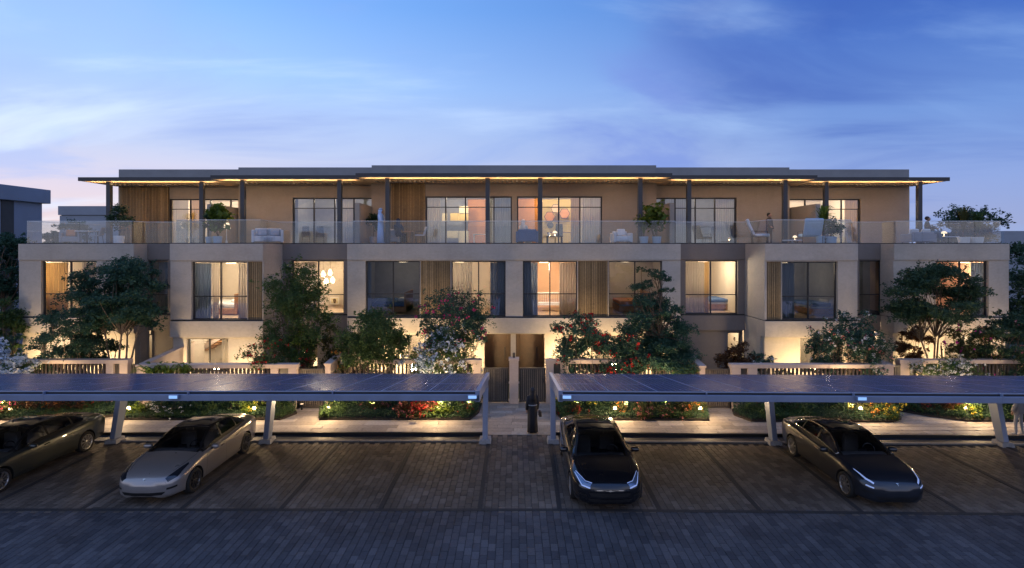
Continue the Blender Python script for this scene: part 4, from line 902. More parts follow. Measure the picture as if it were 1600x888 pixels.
plant('flowering_bush', 'orange-tinged shrub low between the round shrub and the white-blue bush', 'bush', (508, 545, 545, 598), 23.6, .3, leaf='olive', pads=18, per=160, size=.065, stems=3, sr=.015, fl='orange', nfl=22, flsize=.08, seed=20)
plant('flowering_tree', 'red-flowered tree beside the right porch', 'tree', (855, 952, 495, 592), 24.0, .9, leaf='teal', pads=44, per=280, size=.09, stems=4, sr=.03, bark='bark_pale', flat=.85, fl='red', nfl=54, flsize=.15, seed=21, padr=.24)
plant('flowering_tree', 'second red-flowered tree touching the conifer', 'tree', (935, 1012, 518, 598), 23.9, .8, leaf='teal', pads=38, per=280, size=.09, stems=3, sr=.03, flat=.85, fl='red', nfl=50, flsize=.15, seed=22, padr=.25)
plant('conifer_tree', 'layered dark green conifer-like tree right of centre', 'tree', (966, 1080, 410, 572), 24.5, 2.6, leaf='teal', pads=95, per=400, size=.085, stems=1, sr=.075, flat=.34, seed=23, shape='cone', padr=.27)
plant('garden_shrub', 'small yellow-lit shrub by the bright end of the dividing wall', 'shrub', (1050, 1098, 572, 594), 23.3, .2, leaf='lime', pads=14, per=110, size=.06, stems=3, sr=.01, seed=24)
plant('garden_shrub', 'rust-brown shrub below the narrow lit window right of centre', 'shrub', (1123, 1180, 536, 592), 24.3, .5, leaf='rust', pads=28, per=260, size=.075, stems=4, sr=.02, seed=25)
plant('flowering_bush', 'small white-dotted bush beside the right projecting bay', 'bush', (1168, 1208, 548, 585), 24.0, .3, leaf='teal', pads=16, per=190, size=.06, stems=3, sr=.012, fl='white', nfl=40, flsize=.06, seed=26)
plant('flowering_tree', 'upright bushy tree with pale pink blossoms before the right bay', 'tree', (1268, 1372, 494, 598), 23.7, .9, leaf='teal', pads=58, per=300, size=.085, stems=5, sr=.03, flat=.95, fl=[('white', 80), ('rose', 60)], nfl=1, flsize=.10, seed=27, padr=.23)
plant('garden_tree', 'large airy green tree with bent dark stems before the right wing', 'tree', (1396, 1518, 408, 528), 24.7, 2.7, leaf='dark', pads=56, per=500, size=.095, stems=4, sr=.05, flat=.5, seed=28, padr=.24, spread=.35, lo=-.6)
plant('garden_shrub', 'amber-brown drooping shrub in the recess behind the airy tree', 'shrub', (1400, 1446, 505, 570), 26.2, .7, leaf='rust', pads=22, per=200, size=.08, stems=3, sr=.02, seed=29)
plant('flowering_tree', 'dark bushy tree with pink blossoms at the right edge', 'tree', (1530, 1625, 480, 600), 24.0, .9, leaf='dark', pads=56, per=330, size=.085, stems=4, sr=.04, fl='rose', nfl=50, flsize=.11, seed=30, padr=.24)
plant('flowering_bush', 'magenta-flowered shrub left of the dark pink-blossomed tree', 'bush', (1480, 1545, 505, 592), 24.3, .6, leaf='olive', pads=26, per=220, size=.075, stems=4, sr=.02, fl='magenta', nfl=26, flsize=.12, seed=31)
plant('flowering_bush', 'white flowering bush over the far-right fence', 'bush', (1432, 1536, 562, 604), 23.35, .3, leaf='mid', pads=34, per=190, size=.065, stems=5, sr=.015, fl='white', nfl=170, flsize=.09, seed=32, padr=.25)
plant('garden_tree', 'tall dark green tree beyond the right end wall', 'tree', (1568, 1660, 395, 540), 29.5, 2.5, leaf='dark', pads=44, per=420, size=.11, sr=.1, seed=33)
plant('garden_tree', 'wide dark rounded tree seen through the glass at the right end of the balcony', 'tree', (1450, 1588, 322, 420), 40.0, 6.0, leaf='dark', pads=46, per=420, size=.18, sr=.2, seed=34, flat=.5, padr=.24)
plant('garden_tree', 'dark tree beyond the left end of the balcony', 'tree', (78, 150, 342, 420), 42.0, 6.0, leaf='teal', pads=30, per=300, size=.16, sr=.2, seed=35)
plant('garden_tree', 'low pale tree in the gap between the two neighbour buildings', 'tree', (60, 100, 362, 420), 40.0, 5.0, leaf='mid', pads=18, per=260, size=.15, sr=.15, seed=36)
for i, (px, Y, sp_, lb) in enumerate([(238, 22.6, .9, 'arching green strap-leaved plant by the left garden wall'), (262, 22.75, .8, 'second arching strap-leaved plant, right of the first'), (288, 22.7, .5, 'small yellow-green strap-leaved tuft left of the left bay')]):
    t = thing('strap_leaf_plant', lb, 'plant', (PX(px, Y), Y - .0, 1.2 if False else .0))
    mb = MB()
    mb.tube([(0, 0, 0), (0, 0, 1.35)], .05, 6)
    for k in range(60):
        a = RNG.uniform(0, 6.28); L = sp_ * RNG.uniform(.6, 1.1); h = RNG.uniform(.25, .6); c, s_ = math.cos(a), math.sin(a); w = .034
        pts = [(c * L * u, s_ * L * u, 1.42 + h * math.sin(u * 2.4)) for u in (0, .3, .6, .85, 1)]
        vs = [];
        for j, p in enumerate(pts):
            ww = w * (1, 1.1, .9, .5, .05)[j]; vs += [(p[0] - s_ * ww, p[1] + c * ww, p[2]), (p[0] + s_ * ww, p[1] - c * ww, p[2])]
        mb.add(vs, [(2 * j, 2 * j + 1, 2 * j + 3, 2 * j + 2) for j in range(4)])
    o = mb.build('foliage', M['leaf_lime'], t); o['kind'] = 'stuff'

# ---- front beds seen under the carports
def bed(label_kind, pts, y0, mounds):
    """pts outline (x,y); mounds: list of (px, w, h, leaf, flower, nf, label)"""
    t = MB(); n = len(pts)
    t.add([(x, y, .0) for x, y in pts] + [(x, y, .07) for x, y in pts], [tuple(range(n, 2 * n))] + [(i, (i + 1) % n, n + (i + 1) % n, n + i) for i in range(n)])
    b = t.build('flower_bed', M['soil']); b['kind'] = 'structure'
    # low ground cover
    xs = [p[0] for p in pts]; ys = [p[1] for p in pts]
    def inside(X, Y_):
        r = np.zeros(len(X), bool)
        for i in range(n):
            (x1, y1), (x2, y2) = pts[i], pts[i - 1]
            c = ((y1 > Y_) != (y2 > Y_)) & (X < (x2 - x1) * (Y_ - y1) / (y2 - y1 + 1e-9) + x1); r ^= c
        return r
    area = (max(xs) - min(xs)) * (max(ys) - min(ys)); k = int(area * 1500)
    X = RNG.uniform(min(xs), max(xs), k); Yy = RNG.uniform(min(ys), max(ys), k); msk = inside(X, Yy); X, Yy = X[msk], Yy[msk]
    hh = .12 + .13 * (np.sin(X * 2.1 + 1) * np.sin(Yy * 3 + X) + 1) / 2 + .22 * np.clip((Yy - min(ys)) / 1.4, 0, 1)
    Pp = np.stack([X, Yy, .06 + RNG.uniform(0, 1, len(X)) ** .6 * hh], 1)
    sel = (np.sin(X * 1.3) > .2)
    o = leaf_obj('ground_cover', Pp[sel], .085, M['leaf_mid'], b, up=.3, asp=.4); o2 = leaf_obj('ground_cover', Pp[~sel], .07, M['leaf_dark'], b, up=.3, asp=.45)
    for (px, Y, w, h, leaf, fl, nf, lb) in mounds:
        tree('bed_shrub', lb, 'shrub', PX(px, Y), Y, .04, h * .3, (h * .52, w, h * .5), leaf=leaf, pads=15, per=int(140 * max(1, w)), size=.062, stems=4, sr=.012, flat=.9, fl=fl, nfl=nf, flsize=.065, seed=int(px) + 3, padr=.34, group=None, lo=-.8)
bed('a', [(-25, 21.35), (-16.9, 21.35), (-15.9, 22.2), (-15.4, 23.1), (-16.3, 23.6), (-25, 23.6)], 21.4,
    [(12, 21.8, .5, .45, 'olive', 'pink', 40, 'pink-flowered mound at the left edge behind the dark green car'), (60, 22.2, .8, .75, 'rust', None, 0, 'rust-coloured shrub left under the left carport'), (105, 22.2, .75, .7, 'rust', 'orange', 30, 'brown-orange shrub behind the dark green car roof'), (145, 22.8, .6, .8, 'mid', 'red', 40, 'red-flowered shrub at the path edge under the left carport'), (36, 22.9, .8, 1.0, 'lime', None, 0, 'yellow-green shrub at the far left of the beds')])
bed('b', [(-15.6, 21.4), (-9.3, 21.4), (-8.95, 22.2), (-9.3, 22.75), (-15.0, 22.75), (-15.7, 22.0)], 21.4,
    [(212, 21.8, .4, .38, 'lime', None, 0, 'low bright mound below the spike lamp left of the silver car'), (240, 22.1, .5, .8, 'olive', 'yellow', 20, 'yellowish shrub between the post and the white-flowered shrub'), (272, 21.95, .8, .9, 'dark', 'white', 70, 'dark shrub dotted with white flowers behind the silver car'), (325, 22.1, .6, .6, 'mid', None, 0, 'grassy mound right of the white-dotted shrub'), (365, 22.2, .7, .85, 'mid', None, 0, 'green shrub behind the silver car roof'), (395, 22.0, .45, .7, 'lime', 'yellow', 16, 'yellow-lit shrub around the spike lamp near the third left post'), (432, 22.4, .5, .75, 'mid', None, 0, 'green shrub at the right end of the bed beside the gate pier')])
bed('c', [(-7.75, 21.4), (-1.75, 21.4), (-1.45, 22.3), (-1.4, 23.55), (-7.7, 23.55), (-8.0, 22.1)], 21.4,
    [(520, 21.9, .5, .55, 'mid', None, 0, 'rounded green mound below the spike lamp at the left of the bed'), (548, 22.6, .6, .95, 'mid', 'yellow', 24, 'tall green shrub with yellow flowers near the gate'), (585, 22.2, .55, .6, 'olive', 'rose', 30, 'dull pink low shrub left in the red bed'), (600, 22.9, .7, 1.0, 'lime', None, 0, 'bright green shrub at the back of the red bed'), (640, 22.1, .75, .72, 'rust', 'rose', 110, 'wide rose-red flowering shrub in the middle of the bed'), (660, 21.85, .6, .55, 'rust', 'red', 130, 'brightest red flowering mound at the bed front'), (690, 21.8, .35, .4, 'lime', None, 0, 'small bright mound below the right spike lamp'), (712, 22.3, .6, .85, 'mid', 'white', 46, 'white-dotted green shrub at the right end of the red bed'), (728, 21.9, .4, .45, 'mid', 'red', 8, 'clipped green mound nearest the central path, left side')])
bed('d', [(1.9, 21.4), (7.75, 21.3), (7.95, 22.1), (7.7, 23.5), (1.85, 23.5), (1.7, 22.4)], 21.4,
    [(888, 21.9, .5, .5, 'olive', 'red', 60, 'low red flowers beside the right carport end post'), (905, 22.5, .7, 1.0, 'lime', 'yellow', 40, 'yellow-green shrub behind the black car roof'), (940, 22.7, .6, .9, 'mid', None, 0, 'green shrub around the pale stems behind the black car'), (965, 21.9, .35, .55, 'olive', 'orange', 24, 'orange-flowered tuft right of the black car roof'), (1000, 22.4, .7, .8, 'olive', None, 0, 'dull green shrub in the middle of the long bed'), (1010, 21.8, .6, .45, 'olive', 'rose', 60, 'spread of small pale pink flowers in the long bed'), (1050, 21.85, .6, .5, 'olive', 'rose', 60, 'second spread of small pale flowers, right of the first'), (1085, 22.1, .55, .75, 'olive', 'orange', 26, 'amber-lit shrub around the spike lamp in the long bed')])
bed('e', [(9.35, 21.2), (14.9, 21.1), (15.5, 21.5), (15.2, 22.0), (14.0, 22.7), (9.2, 22.7), (9.0, 22.0)], 21.4,
    [(1192, 21.9, .7, .9, 'mid', None, 0, 'leafy green shrub left of the dark blue car roof'), (1240, 22.1, .7, .95, 'mid', None, 0, 'large green shrub above the dark blue car'), (1290, 22.2, .6, .9, 'dark', None, 0, 'dark shrub left of the lit post in the right bed'), (1350, 21.9, .6, .6, 'olive', 'orange', 60, 'orange-flowered mound right of the spike lamp'), (1378, 22.1, .5, .85, 'olive', 'orange', 60, 'tall orange-tipped shrub above the yellow flowers'), (1392, 21.6, .55, .5, 'mid', 'yellow', 70, 'yellow-flowered low mound at the right tip of the bed')])
bed('f', [(17.9, 21.2), (26, 21.1), (26, 23.4), (16.2, 23.4), (15.9, 22.8), (16.9, 21.8)], 21.4,
    [(1440, 22.6, .6, .6, 'rust', 'red', 60, 'red-flowered shrub along the slanting path at the right'), (1482, 22.0, .6, .7, 'rust', 'red', 40, 'rusty red-dotted shrub left of the starry lamp'), (1512, 21.7, .5, .55, 'lime', 'yellow', 20, 'yellow-lit tuft under the starry lamp'), (1535, 22.0, .6, .9, 'dark', None, 0, 'dark shrub beside the last visible post'), (1592, 21.8, .7, .8, 'dark', 'red', 30, 'dark shrub behind the pale-clothed person at the right edge')])
vt = MB().tube([(0, 0, 0), (0, 0, .95)], .035, 8).build('marker_post', mat('yellow_post', (.45, .42, .12), .5)); vt.location = (PX(1325, 21.9), 21.9, 0); tag(vt, 'thin yellow-lit post standing in the right bed beside the spike lamp', 'post')
# ================================================================== CARS
def cr(p, t):   # Catmull-Rom over rows
    i = int(min(len(p) - 2, max(0, math.floor(t)))); u = t - i
    a, b, c, d = p[max(0, i - 1)], p[i], p[i + 1], p[min(len(p) - 1, i + 2)]
    return .5 * ((2 * b) + (c - a) * u + (2 * a - 5 * b + 4 * c - d) * u * u + (3 * b - a - 3 * c + d) * u ** 3)
def interp(xs, tab, x):   # monotone-ish cubic along the length
    xs = np.array(xs); i = int(np.clip(np.searchsorted(xs, x) - 1, 0, len(xs) - 2)); h = xs[i+1] - xs[i]; u = (x - xs[i]) / h
    def m(k):
        if k <= 0: return (tab[1] - tab[0]) / (xs[1] - xs[0])
        if k >= len(xs) - 1: return (tab[-1] - tab[-2]) / (xs[-1] - xs[-2])
        a = (tab[k] - tab[k-1]) / (xs[k] - xs[k-1]); b = (tab[k+1] - tab[k]) / (xs[k+1] - xs[k])
        return np.where(a * b > 0, 2 * a * b / (a + b + 1e-12), 0)
    m0, m1 = m(i) * h, m(i + 1) * h
    return (2*u**3 - 3*u**2 + 1) * tab[i] + (u**3 - 2*u**2 + u) * m0 + (-2*u**3 + 3*u**2) * tab[i+1] + (u**3 - u**2) * m1
#        s     zb    w     zsh   y5    z5    y6    z6    z8
CT_A = [(0.00, .25, .36, .50, .31, .555, .24, .580, .595), (0.04, .21, .54, .53, .47, .60, .38, .630, .65), (0.12, .185, .69, .57, .60, .655, .49, .690, .715), (0.26, .17, .80, .635, .69, .725, .57, .76, .79), (0.50, .16, .882, .71, .755, .80, .625, .83, .865),
        (0.84, .16, .92, .79, .80, .875, .68, .895, .93), (1.20, .16, .925, .83, .825, .925, .735, .945, .985), (1.38, .16, .925, .84, .83, .94, .735, .985, 1.075), (1.72, .16, .925, .86, .83, .95, .665, 1.18, 1.27), (2.10, .16, .925, .87, .825, .96, .605, 1.335, 1.405),
        (2.55, .16, .925, .88, .82, .97, .585, 1.385, 1.445), (3.05, .16, .925, .90, .815, .985, .585, 1.365, 1.425), (3.50, .17, .925, .93, .805, 1.01, .605, 1.27, 1.335), (3.90, .18, .915, .95, .785, 1.035, .62, 1.14, 1.20), (4.25, .20, .885, .95, .745, 1.035, .61, 1.07, 1.105),
        (4.50, .23, .84, .93, .69, 1.015, .56, 1.045, 1.075), (4.64, .27, .78, .86, .61, .95, .48, .985, 1.01), (4.70, .33, .68, .78, .53, .86, .42, .89, .905)]
def make_car(name_label, kind, paint, glass, x, y, rz=0, L=4.70, Wd=1.85, Hh=1.443, grp=None, chrome=False, nose='a', rimdark=False, lights='dark'):
    t = thing('parked_car', name_label, 'car', (x, y, 0), rz, 'electric cars parked under the carports')
    K = np.array(CT_A); xs = K[:, 0] * L / 4.70; K = K[:, 1:].copy()
    ax0, ax1 = .84 * L / 4.7, (.84 + 2.875) * L / 4.7
    K[:, [1, 3, 5]] *= Wd / 1.85; zz = [0, 2, 4, 6, 7]; K[:, 6] *= Hh / 1.443; K[:, 7] *= Hh / 1.443
    if nose == 's': K[:6, 7] -= .0; K[:4, [2, 4, 6, 7]] += np.array([[.05], [.045], [.03], [.01]])
    def ring(s):
        zb, w, zsh, y5, z5, y6, z6, z8 = interp(xs, K, s)
        pts = np.array([(0, zb), (.80 * w, zb), (.965 * w, zb + .07), (w, .36 + .3 * (zsh - .36) if zsh > .4 else .4), (.985 * w, zsh), (y5, z5), (y6, z6), (.55 * y6, z6 + .74 * (z8 - z6)), (0, z8), (-.55 * y6, z6 + .74 * (z8 - z6))])
        out = []
        for k in range(8):
            for q in range(4): out.append(cr(pts, k + q / 4) if k > 1 else pts[k] + (pts[k+1] - pts[k]) * q / 4)
        out.append(pts[8]); o = np.array(out); o[:, 0] = np.maximum(o[:, 0], 0); return o
    marks = [1.42, 2.40, 2.47, 3.30, 3.36, 3.78, 1.27, 2.10, 2.20, 2.95, 3.08, 4.10]
    ss = sorted(set([round(v * L / 4.70, 4) for v in list(np.linspace(.0, .2, 13)) + list(np.linspace(.2, 4.5, 62)) + list(np.linspace(4.5, 4.7, 9))] + [round(m * L / 4.7, 4) for m in marks]))
    ss2 = [ss[0]]
    mk = {round(m * L / 4.7, 4) for m in marks}
    for v in ss[1:]:
        if v - ss2[-1] < .012 and v not in mk and v != ss[-1]: continue
        ss2.append(v)
    ss = ss2; nr = 33; V = []; Fc = []; MI = []
    full = 2 * nr - 2
    for s in ss:
        r = ring(s)
        for k in range(nr): V.append((r[k, 0], s, r[k, 1]))
        for k in range(nr - 2, 0, -1): V.append((-r[k, 0], s, r[k, 1]))
    sc = L / 4.7
    for i in range(len(ss) - 1):
        sm = (ss[i] + ss[i + 1]) / 2 / sc
        for k in range(full):
            kk = k if k < nr - 1 else full - 1 - k; mi = 0
            if 21 <= kk < 24 and (1.42 < sm < 2.40 or 2.47 < sm < 3.30 or 3.36 < sm < 3.78): mi = 2
            elif 20 <= kk < 25 and 1.34 < sm < 3.86: mi = 5
            elif kk >= 25 and 1.27 < sm < 2.10: mi = 1
            elif kk >= 24 and 1.24 < sm < 2.14: mi = 5
            elif kk >= 25 and 2.20 < sm < 2.95: mi = 3
            elif kk >= 25 and 3.08 < sm < 4.10: mi = 4
            elif kk < 6 and kk >= 0: mi = 5 if kk < 4 else 0
            Fc.append((i * full + k, i * full + (k + 1) % full, (i + 1) * full + (k + 1) % full, (i + 1) * full + k)); MI.append(mi)
    # rounded caps at nose and tail
    for end in (0, len(ss) - 1):
        base = end * full; c = np.mean([V[base + k] for k in range(full)], 0); push = -.035 if end == 0 else .03
        prev = [base + k for k in range(full)]
        for f, d in ((.82, .6), (.45, .95)):
            cur = []
            for k in range(full):
                p = np.array(V[base + k]); q = c + (p - c) * f; q[1] = p[1] + push * d; cur.append(len(V)); V.append(tuple(q))
            for k in range(full):
                a = (prev[k], prev[(k + 1) % full], cur[(k + 1) % full], cur[k]); Fc.append(a if end else a[::-1]); MI.append(0)
            prev = cur
        Fc.append(tuple(prev) if end else tuple(prev[::-1])); MI.append(0)
    me = bpy.data.meshes.new('car_shell'); me.from_pydata(V, [], Fc)
    bm = bmesh.new(); bm.from_mesh(me); bmesh.ops.recalc_face_normals(bm, faces=bm.faces); bm.to_mesh(me); bm.free()
    mats = [paint, glass, glass, M['car_roof_glass'], glass, M['car_trim'], M['car_well']]
    for m in mats: me.materials.append(m)
    me.polygons.foreach_set('material_index', MI); me.polygons.foreach_set('use_smooth', [True] * len(me.polygons))
    tree_ = BVHTree.FromPolygons([Vector(v) for v in V], Fc)
    tmp = bpy.data.objects.new('tmp_shell', me); COL.objects.link(tmp)
    cut = MB(); Rw = .335
    for a in (ax0, ax1):
        for s in (-1, 1): cut.lathe([(Rw + .045, -.28), (Rw + .045, .28)], (s * .90, a, Rw + .01), 40, 0, 'x')
    cm = cut.mesh('cut', M['car_well']); co = bpy.data.objects.new('tmp_cut', cm); COL.objects.link(co)
    bm = bmesh.new(); bm.from_mesh(cm); bmesh.ops.recalc_face_normals(bm, faces=bm.faces); bm.to_mesh(cm); bm.free()
    cm.materials.clear();
    for m in mats: cm.materials.append(m)
    cm.polygons.foreach_set('material_index', [6] * len(cm.polygons))
    b = tmp.modifiers.new('b', 'BOOLEAN'); b.object = co; b.operation = 'DIFFERENCE'; b.solver = 'EXACT'
    dg = bpy.context.evaluated_depsgraph_get(); em = bpy.data.meshes.new_from_object(tmp.evaluated_get(dg))
    bpy.data.objects.remove(tmp); bpy.data.objects.remove(co)
    bm = bmesh.new(); bm.from_mesh(em)
    def part(name, test, parent, split=None):
        q = bm.copy(); bmesh.ops.delete(q, geom=[f for f in q.faces if not test(f)], context='FACES')
        m2 = bpy.data.meshes.new(name); q.to_mesh(m2); q.free()
        for m in mats: m2.materials.append(m)
        m2.polygons.foreach_set('use_smooth', [True] * len(m2.polygons))
        try: m2.set_sharp_from_angle(angle=R(40))
        except Exception: pass
        o = bpy.data.objects.new(name, m2); COL.objects.link(o); o.parent = parent; return o
    part('body', lambda f: f.material_index in (0, 5, 6), t)
    part('windscreen', lambda f: f.material_index == 1, t); part('roof_glass', lambda f: f.material_index == 3, t); part('rear_window', lambda f: f.material_index == 4, t)
    for sgn in (-1, 1):
        for a, c in ((1.4, 2.43), (2.43, 3.33), (3.33, 3.8)):
            part('side_window', lambda f: f.material_index == 2 and f.calc_center_median().x * sgn > 0 and a * sc < f.calc_center_median().y < c * sc, t)
    bm.free()
    # surface-hugging pieces
    def snap(p, off=.004):
        loc, nrm, idx, d = tree_.find_nearest(Vector(p))
        n = nrm if (Vector(p) - Vector((0, p[1], .6))).dot(nrm) > 0 or abs(p[0]) < .3 else nrm
        out = (loc - Vector((0, L / 2, .55)))
        if nrm.dot(out) < 0: nrm = -nrm
        return loc + nrm * off
    def patch(name, top, bot, m, parent=t, nu=10, nv=4, off=.004, mirror=False):
        for sgn in ((1, -1) if mirror else (1,)):
            def along(pl, u):
                q = u * (len(pl) - 1); i = min(int(q), len(pl) - 2); f = q - i
                return np.array(pl[i]) * (1 - f) + np.array(pl[i + 1]) * f
            vs = []
            for j in range(nv + 1):
                for i in range(nu + 1):
                    p = along(top, i / nu) * (1 - j / nv) + along(bot, i / nu) * (j / nv); p = p * np.array([sgn, sc if abs(L - 4.7) > .01 else 1, 1]); vs.append(snap(p, off))
            n = nu + 1
            q = MB().add(vs, [(j * n + i, j * n + i + 1, (j + 1) * n + i + 1, (j + 1) * n + i) for j in range(nv) for i in range(nu)])
            o = q.build(name, m, parent, smooth=True)
    if nose == 's':
        patch('headlight', [(.46, .13, .70), (.62, .20, .75), (.84, .62, .86)], [(.52, .06, .62), (.72, .16, .65), (.86, .60, .80)], M['headlamp_glass'], mirror=True)
        patch('running_light', [(.50, .07, .625), (.70, .16, .66), (.855, .60, .81)], [(.51, .06, .605), (.715, .15, .64), (.86, .60, .795)], M['drl'], mirror=True, nv=1, off=.009)
        patch('running_light', [(.455, .13, .71), (.62, .20, .76), (.835, .62, .87)], [(.46, .12, .695), (.625, .19, .747), (.84, .61, .858)], M['drl'], mirror=True, nv=1, off=.009)
        patch('nose_panel', [(-.42, -.02, .60), (0, -.03, .625), (.42, -.02, .60)], [(-.34, -.03, .50), (0, -.04, .47), (.34, -.03, .50)], M['car_gloss'], off=.005)
        patch('chrome_line', [(-.50, -.0, .585), (-.15, -.03, .60), (0, -.03, .585), (.15, -.03, .60), (.50, -.0, .585)], [(-.50, -.0, .575), (-.15, -.03, .588), (0, -.03, .565), (.15, -.03, .588), (.50, -.0, .575)], M['chrome'], nu=24, nv=1, off=.011)
    else:
        if lights == 'dark':
            patch('headlight', [(.52, .14, .66), (.62, .30, .76), (.765, .76, .875)], [(.60, .12, .59), (.75, .28, .66), (.80, .72, .825)], M['car_lamp_dark'], mirror=True)
        else:
            patch('headlight', [(.52, .14, .66), (.62, .30, .76), (.765, .76, .875)], [(.60, .12, .59), (.75, .28, .66), (.80, .72, .825)], M['car_lamp_dark'], mirror=True)
            patch('running_light', [(.56, .13, .68), (.68, .27, .755), (.78, .66, .855)], [(.585, .11, .65), (.71, .25, .72), (.79, .64, .835)], M['drl'], mirror=True, nv=1, off=.009)
            patch('running_light', [(.60, .06, .59), (.76, .16, .635)], [(.61, .05, .56), (.79, .16, .605)], M['drl'], mirror=True, nv=1, off=.009)
    patch('lower_grille', [(-.60, .0, .365), (0, -.04, .365), (.60, .0, .365)], [(-.50, -.0, .285), (0, -.03, .285), (.50, -.0, .285)], M['car_trim'], off=.012, nu=16)
    patch('upper_grille' if nose == 's' else 'bumper_recess', [(-.56, .0, .52), (0, -.04, .53), (.56, .0, .52)], [(-.50, -.02, .43), (0, -.04, .42), (.50, -.02, .43)], M['car_trim'] if nose == 's' else paint, off=.012, nu=16)
    patch('fog_slot', [(.58, .10, .46), (.76, .24, .49)], [(.58, .10, .41), (.77, .24, .44)], M['car_trim'], mirror=True, nv=1, off=.008)
    # seams, handles, sills
    for s0, s1, z0, z1 in ((1.36, 1.44, .28, .93), (2.44, 2.46, .26, .95), (3.42, 3.30, .42, .99)):
        patch('door_seam', [(.97, s0, z0), (.97, (s0 + s1) / 2, (z0 + z1) / 2), (.90, s1, z1)], [(.97, s0 + .008, z0), (.97, (s0 + s1) / 2 + .008, (z0 + z1) / 2), (.90, s1 + .008, z1)], M['car_trim'], mirror=True, nu=14, nv=1, off=.0015)
    patch('bonnet_seam', [(.60, .34, .84), (.70, .8, .93), (.74, 1.2, .97)], [(.61, .34, .835), (.71, .8, .925), (.75, 1.2, .965)], M['car_trim'], mirror=True, nu=16, nv=1, off=.0015)
    for s0 in (2.14, 3.02):
        patch('door_handle', [(.94, s0, .845), (.94, s0 + .2, .855)], [(.94, s0, .82), (.94, s0 + .2, .83)], M['chrome'] if chrome else M['car_gloss'], mirror=True, nu=5, nv=1, off=.012)
    patch('tail_light', [(.60, 4.66, .90), (.80, 4.50, .93)], [(.62, 4.68, .83), (.83, 4.50, .86)], M['tail'], mirror=True, nu=6, nv=2, off=.006)
    # emblem: a small T
    e1 = [(-.035, .07, .70), (0, .07, .705), (.035, .07, .70)] if nose != 's' else [(-.045, -.03, .60), (0, -.03, .605), (.045, -.03, .60)]
    e2 = [(p[0], p[1] - .014, p[2] - .013) for p in e1]
    patch('emblem', e1, e2, M['chrome'], nu=6, nv=1, off=.014)
    z_ = -.012 if nose != 's' else -.02
    patch('emblem', [(-.011, e1[1][1] - .014, e1[1][2] - .013), (.011, e1[1][1] - .014, e1[1][2] - .013)], [(-.003, e1[1][1] - .05, e1[1][2] - .06), (.003, e1[1][1] - .05, e1[1][2] - .06)], M['chrome'], nu=2, nv=3, off=.014)
    for sgn in (-1, 1):
        if chrome:
            top = []; bt = []
            for v in np.linspace(1.40, 3.82, 26) * sc:
                r = ring(v); top.append((sgn * (r[24, 0] + .006), v, r[24, 1])); bt.append((sgn * (r[21, 0] + .008), v, r[21, 1]))
            MB().tube(top + bt[::-1] + [top[0]], .020, 5, cap=False).build('chrome_trim', M['chrome'], t, smooth=True)
        mm = MB().lathe([(.01, -.13), (.06, -.11), (.085, -.02), (.08, .08), (.05, .11)], (0, 0, 0), 12, 0, 'x', sx=.9, sy=.85)
        o = mm.build('door_mirror', paint, t, smooth=True); o.location = (sgn * (Wd / 2 + .08), 1.70 * sc, .985); o.rotation_euler.z = sgn * -.15
        if sgn < 0: o.scale.x = -1
        MB().bar((0, .0, -.03), (sgn * -.17, .0, -.09), .07, .03).build('mirror_arm', M['car_trim'], o if sgn > 0 else t, loc=(0, 0, 0) if sgn > 0 else (sgn * (Wd / 2 + .08), 1.70 * sc, .985))
        for a in (ax0, ax1):
            wr = bpy.data.objects.new('wheel', WHEEL['tyre']); COL.objects.link(wr); wr.parent = t; wr.location = (sgn * (Wd / 2 - .115), a, Rw); wr.rotation_euler = (0 if sgn > 0 else 0, random.uniform(0, 0), 0 if sgn > 0 else R(180))
            rm = bpy.data.objects.new('rim', WHEEL['rim_dark' if rimdark else 'rim']); COL.objects.link(rm); rm.parent = wr; rm.rotation_euler = (random.uniform(0, 6.28), 0, 0)
            dk = bpy.data.objects.new('brake_disc', WHEEL['disc']); COL.objects.link(dk); dk.parent = wr
    # cabin
    MB().box(-.66, .66, 1.42, 1.62, .62, .965).box(-.62, .62, 1.36, 1.44, .88, .955).build('dashboard', M['car_dash'], t, bevel=.03)
    MB().box(-.05, .20, 1.60, 1.615, .90, 1.06).build('display', M['car_gloss'], t)
    for sx in (-.36, .36):
        MB().box(sx - .25, sx + .25, 2.1, 2.62, .42, .60).box(sx - .24, sx + .24, 2.58, 2.74, .55, 1.10, tx=.85).box(sx - .12, sx + .12, 2.66, 2.74, 1.10, 1.27, tx=.85).build('seat', M['car_seat'], t, bevel=.04)
    MB().box(-.62, .62, 3.25, 3.42, .5, 1.06).build('rear_seat', M['car_seat'], t, bevel=.04)
    st_ = MB(); st_.tube([(.36 + .17 * math.cos(a), 1.78 + .05 * math.sin(a), .95 + .16 * math.sin(a)) for a in np.linspace(0, 2 * math.pi, 17)], .015, 6, cap=False); st_.bar((.21, 1.78, .95), (.51, 1.78, .95), .04, .03).build('steering_wheel', M['car_gloss'], t)
    MB().box(-.80, .80, .9, 4.0, .20, .42).build('cabin_floor', M['car_trim'], t)
    return t
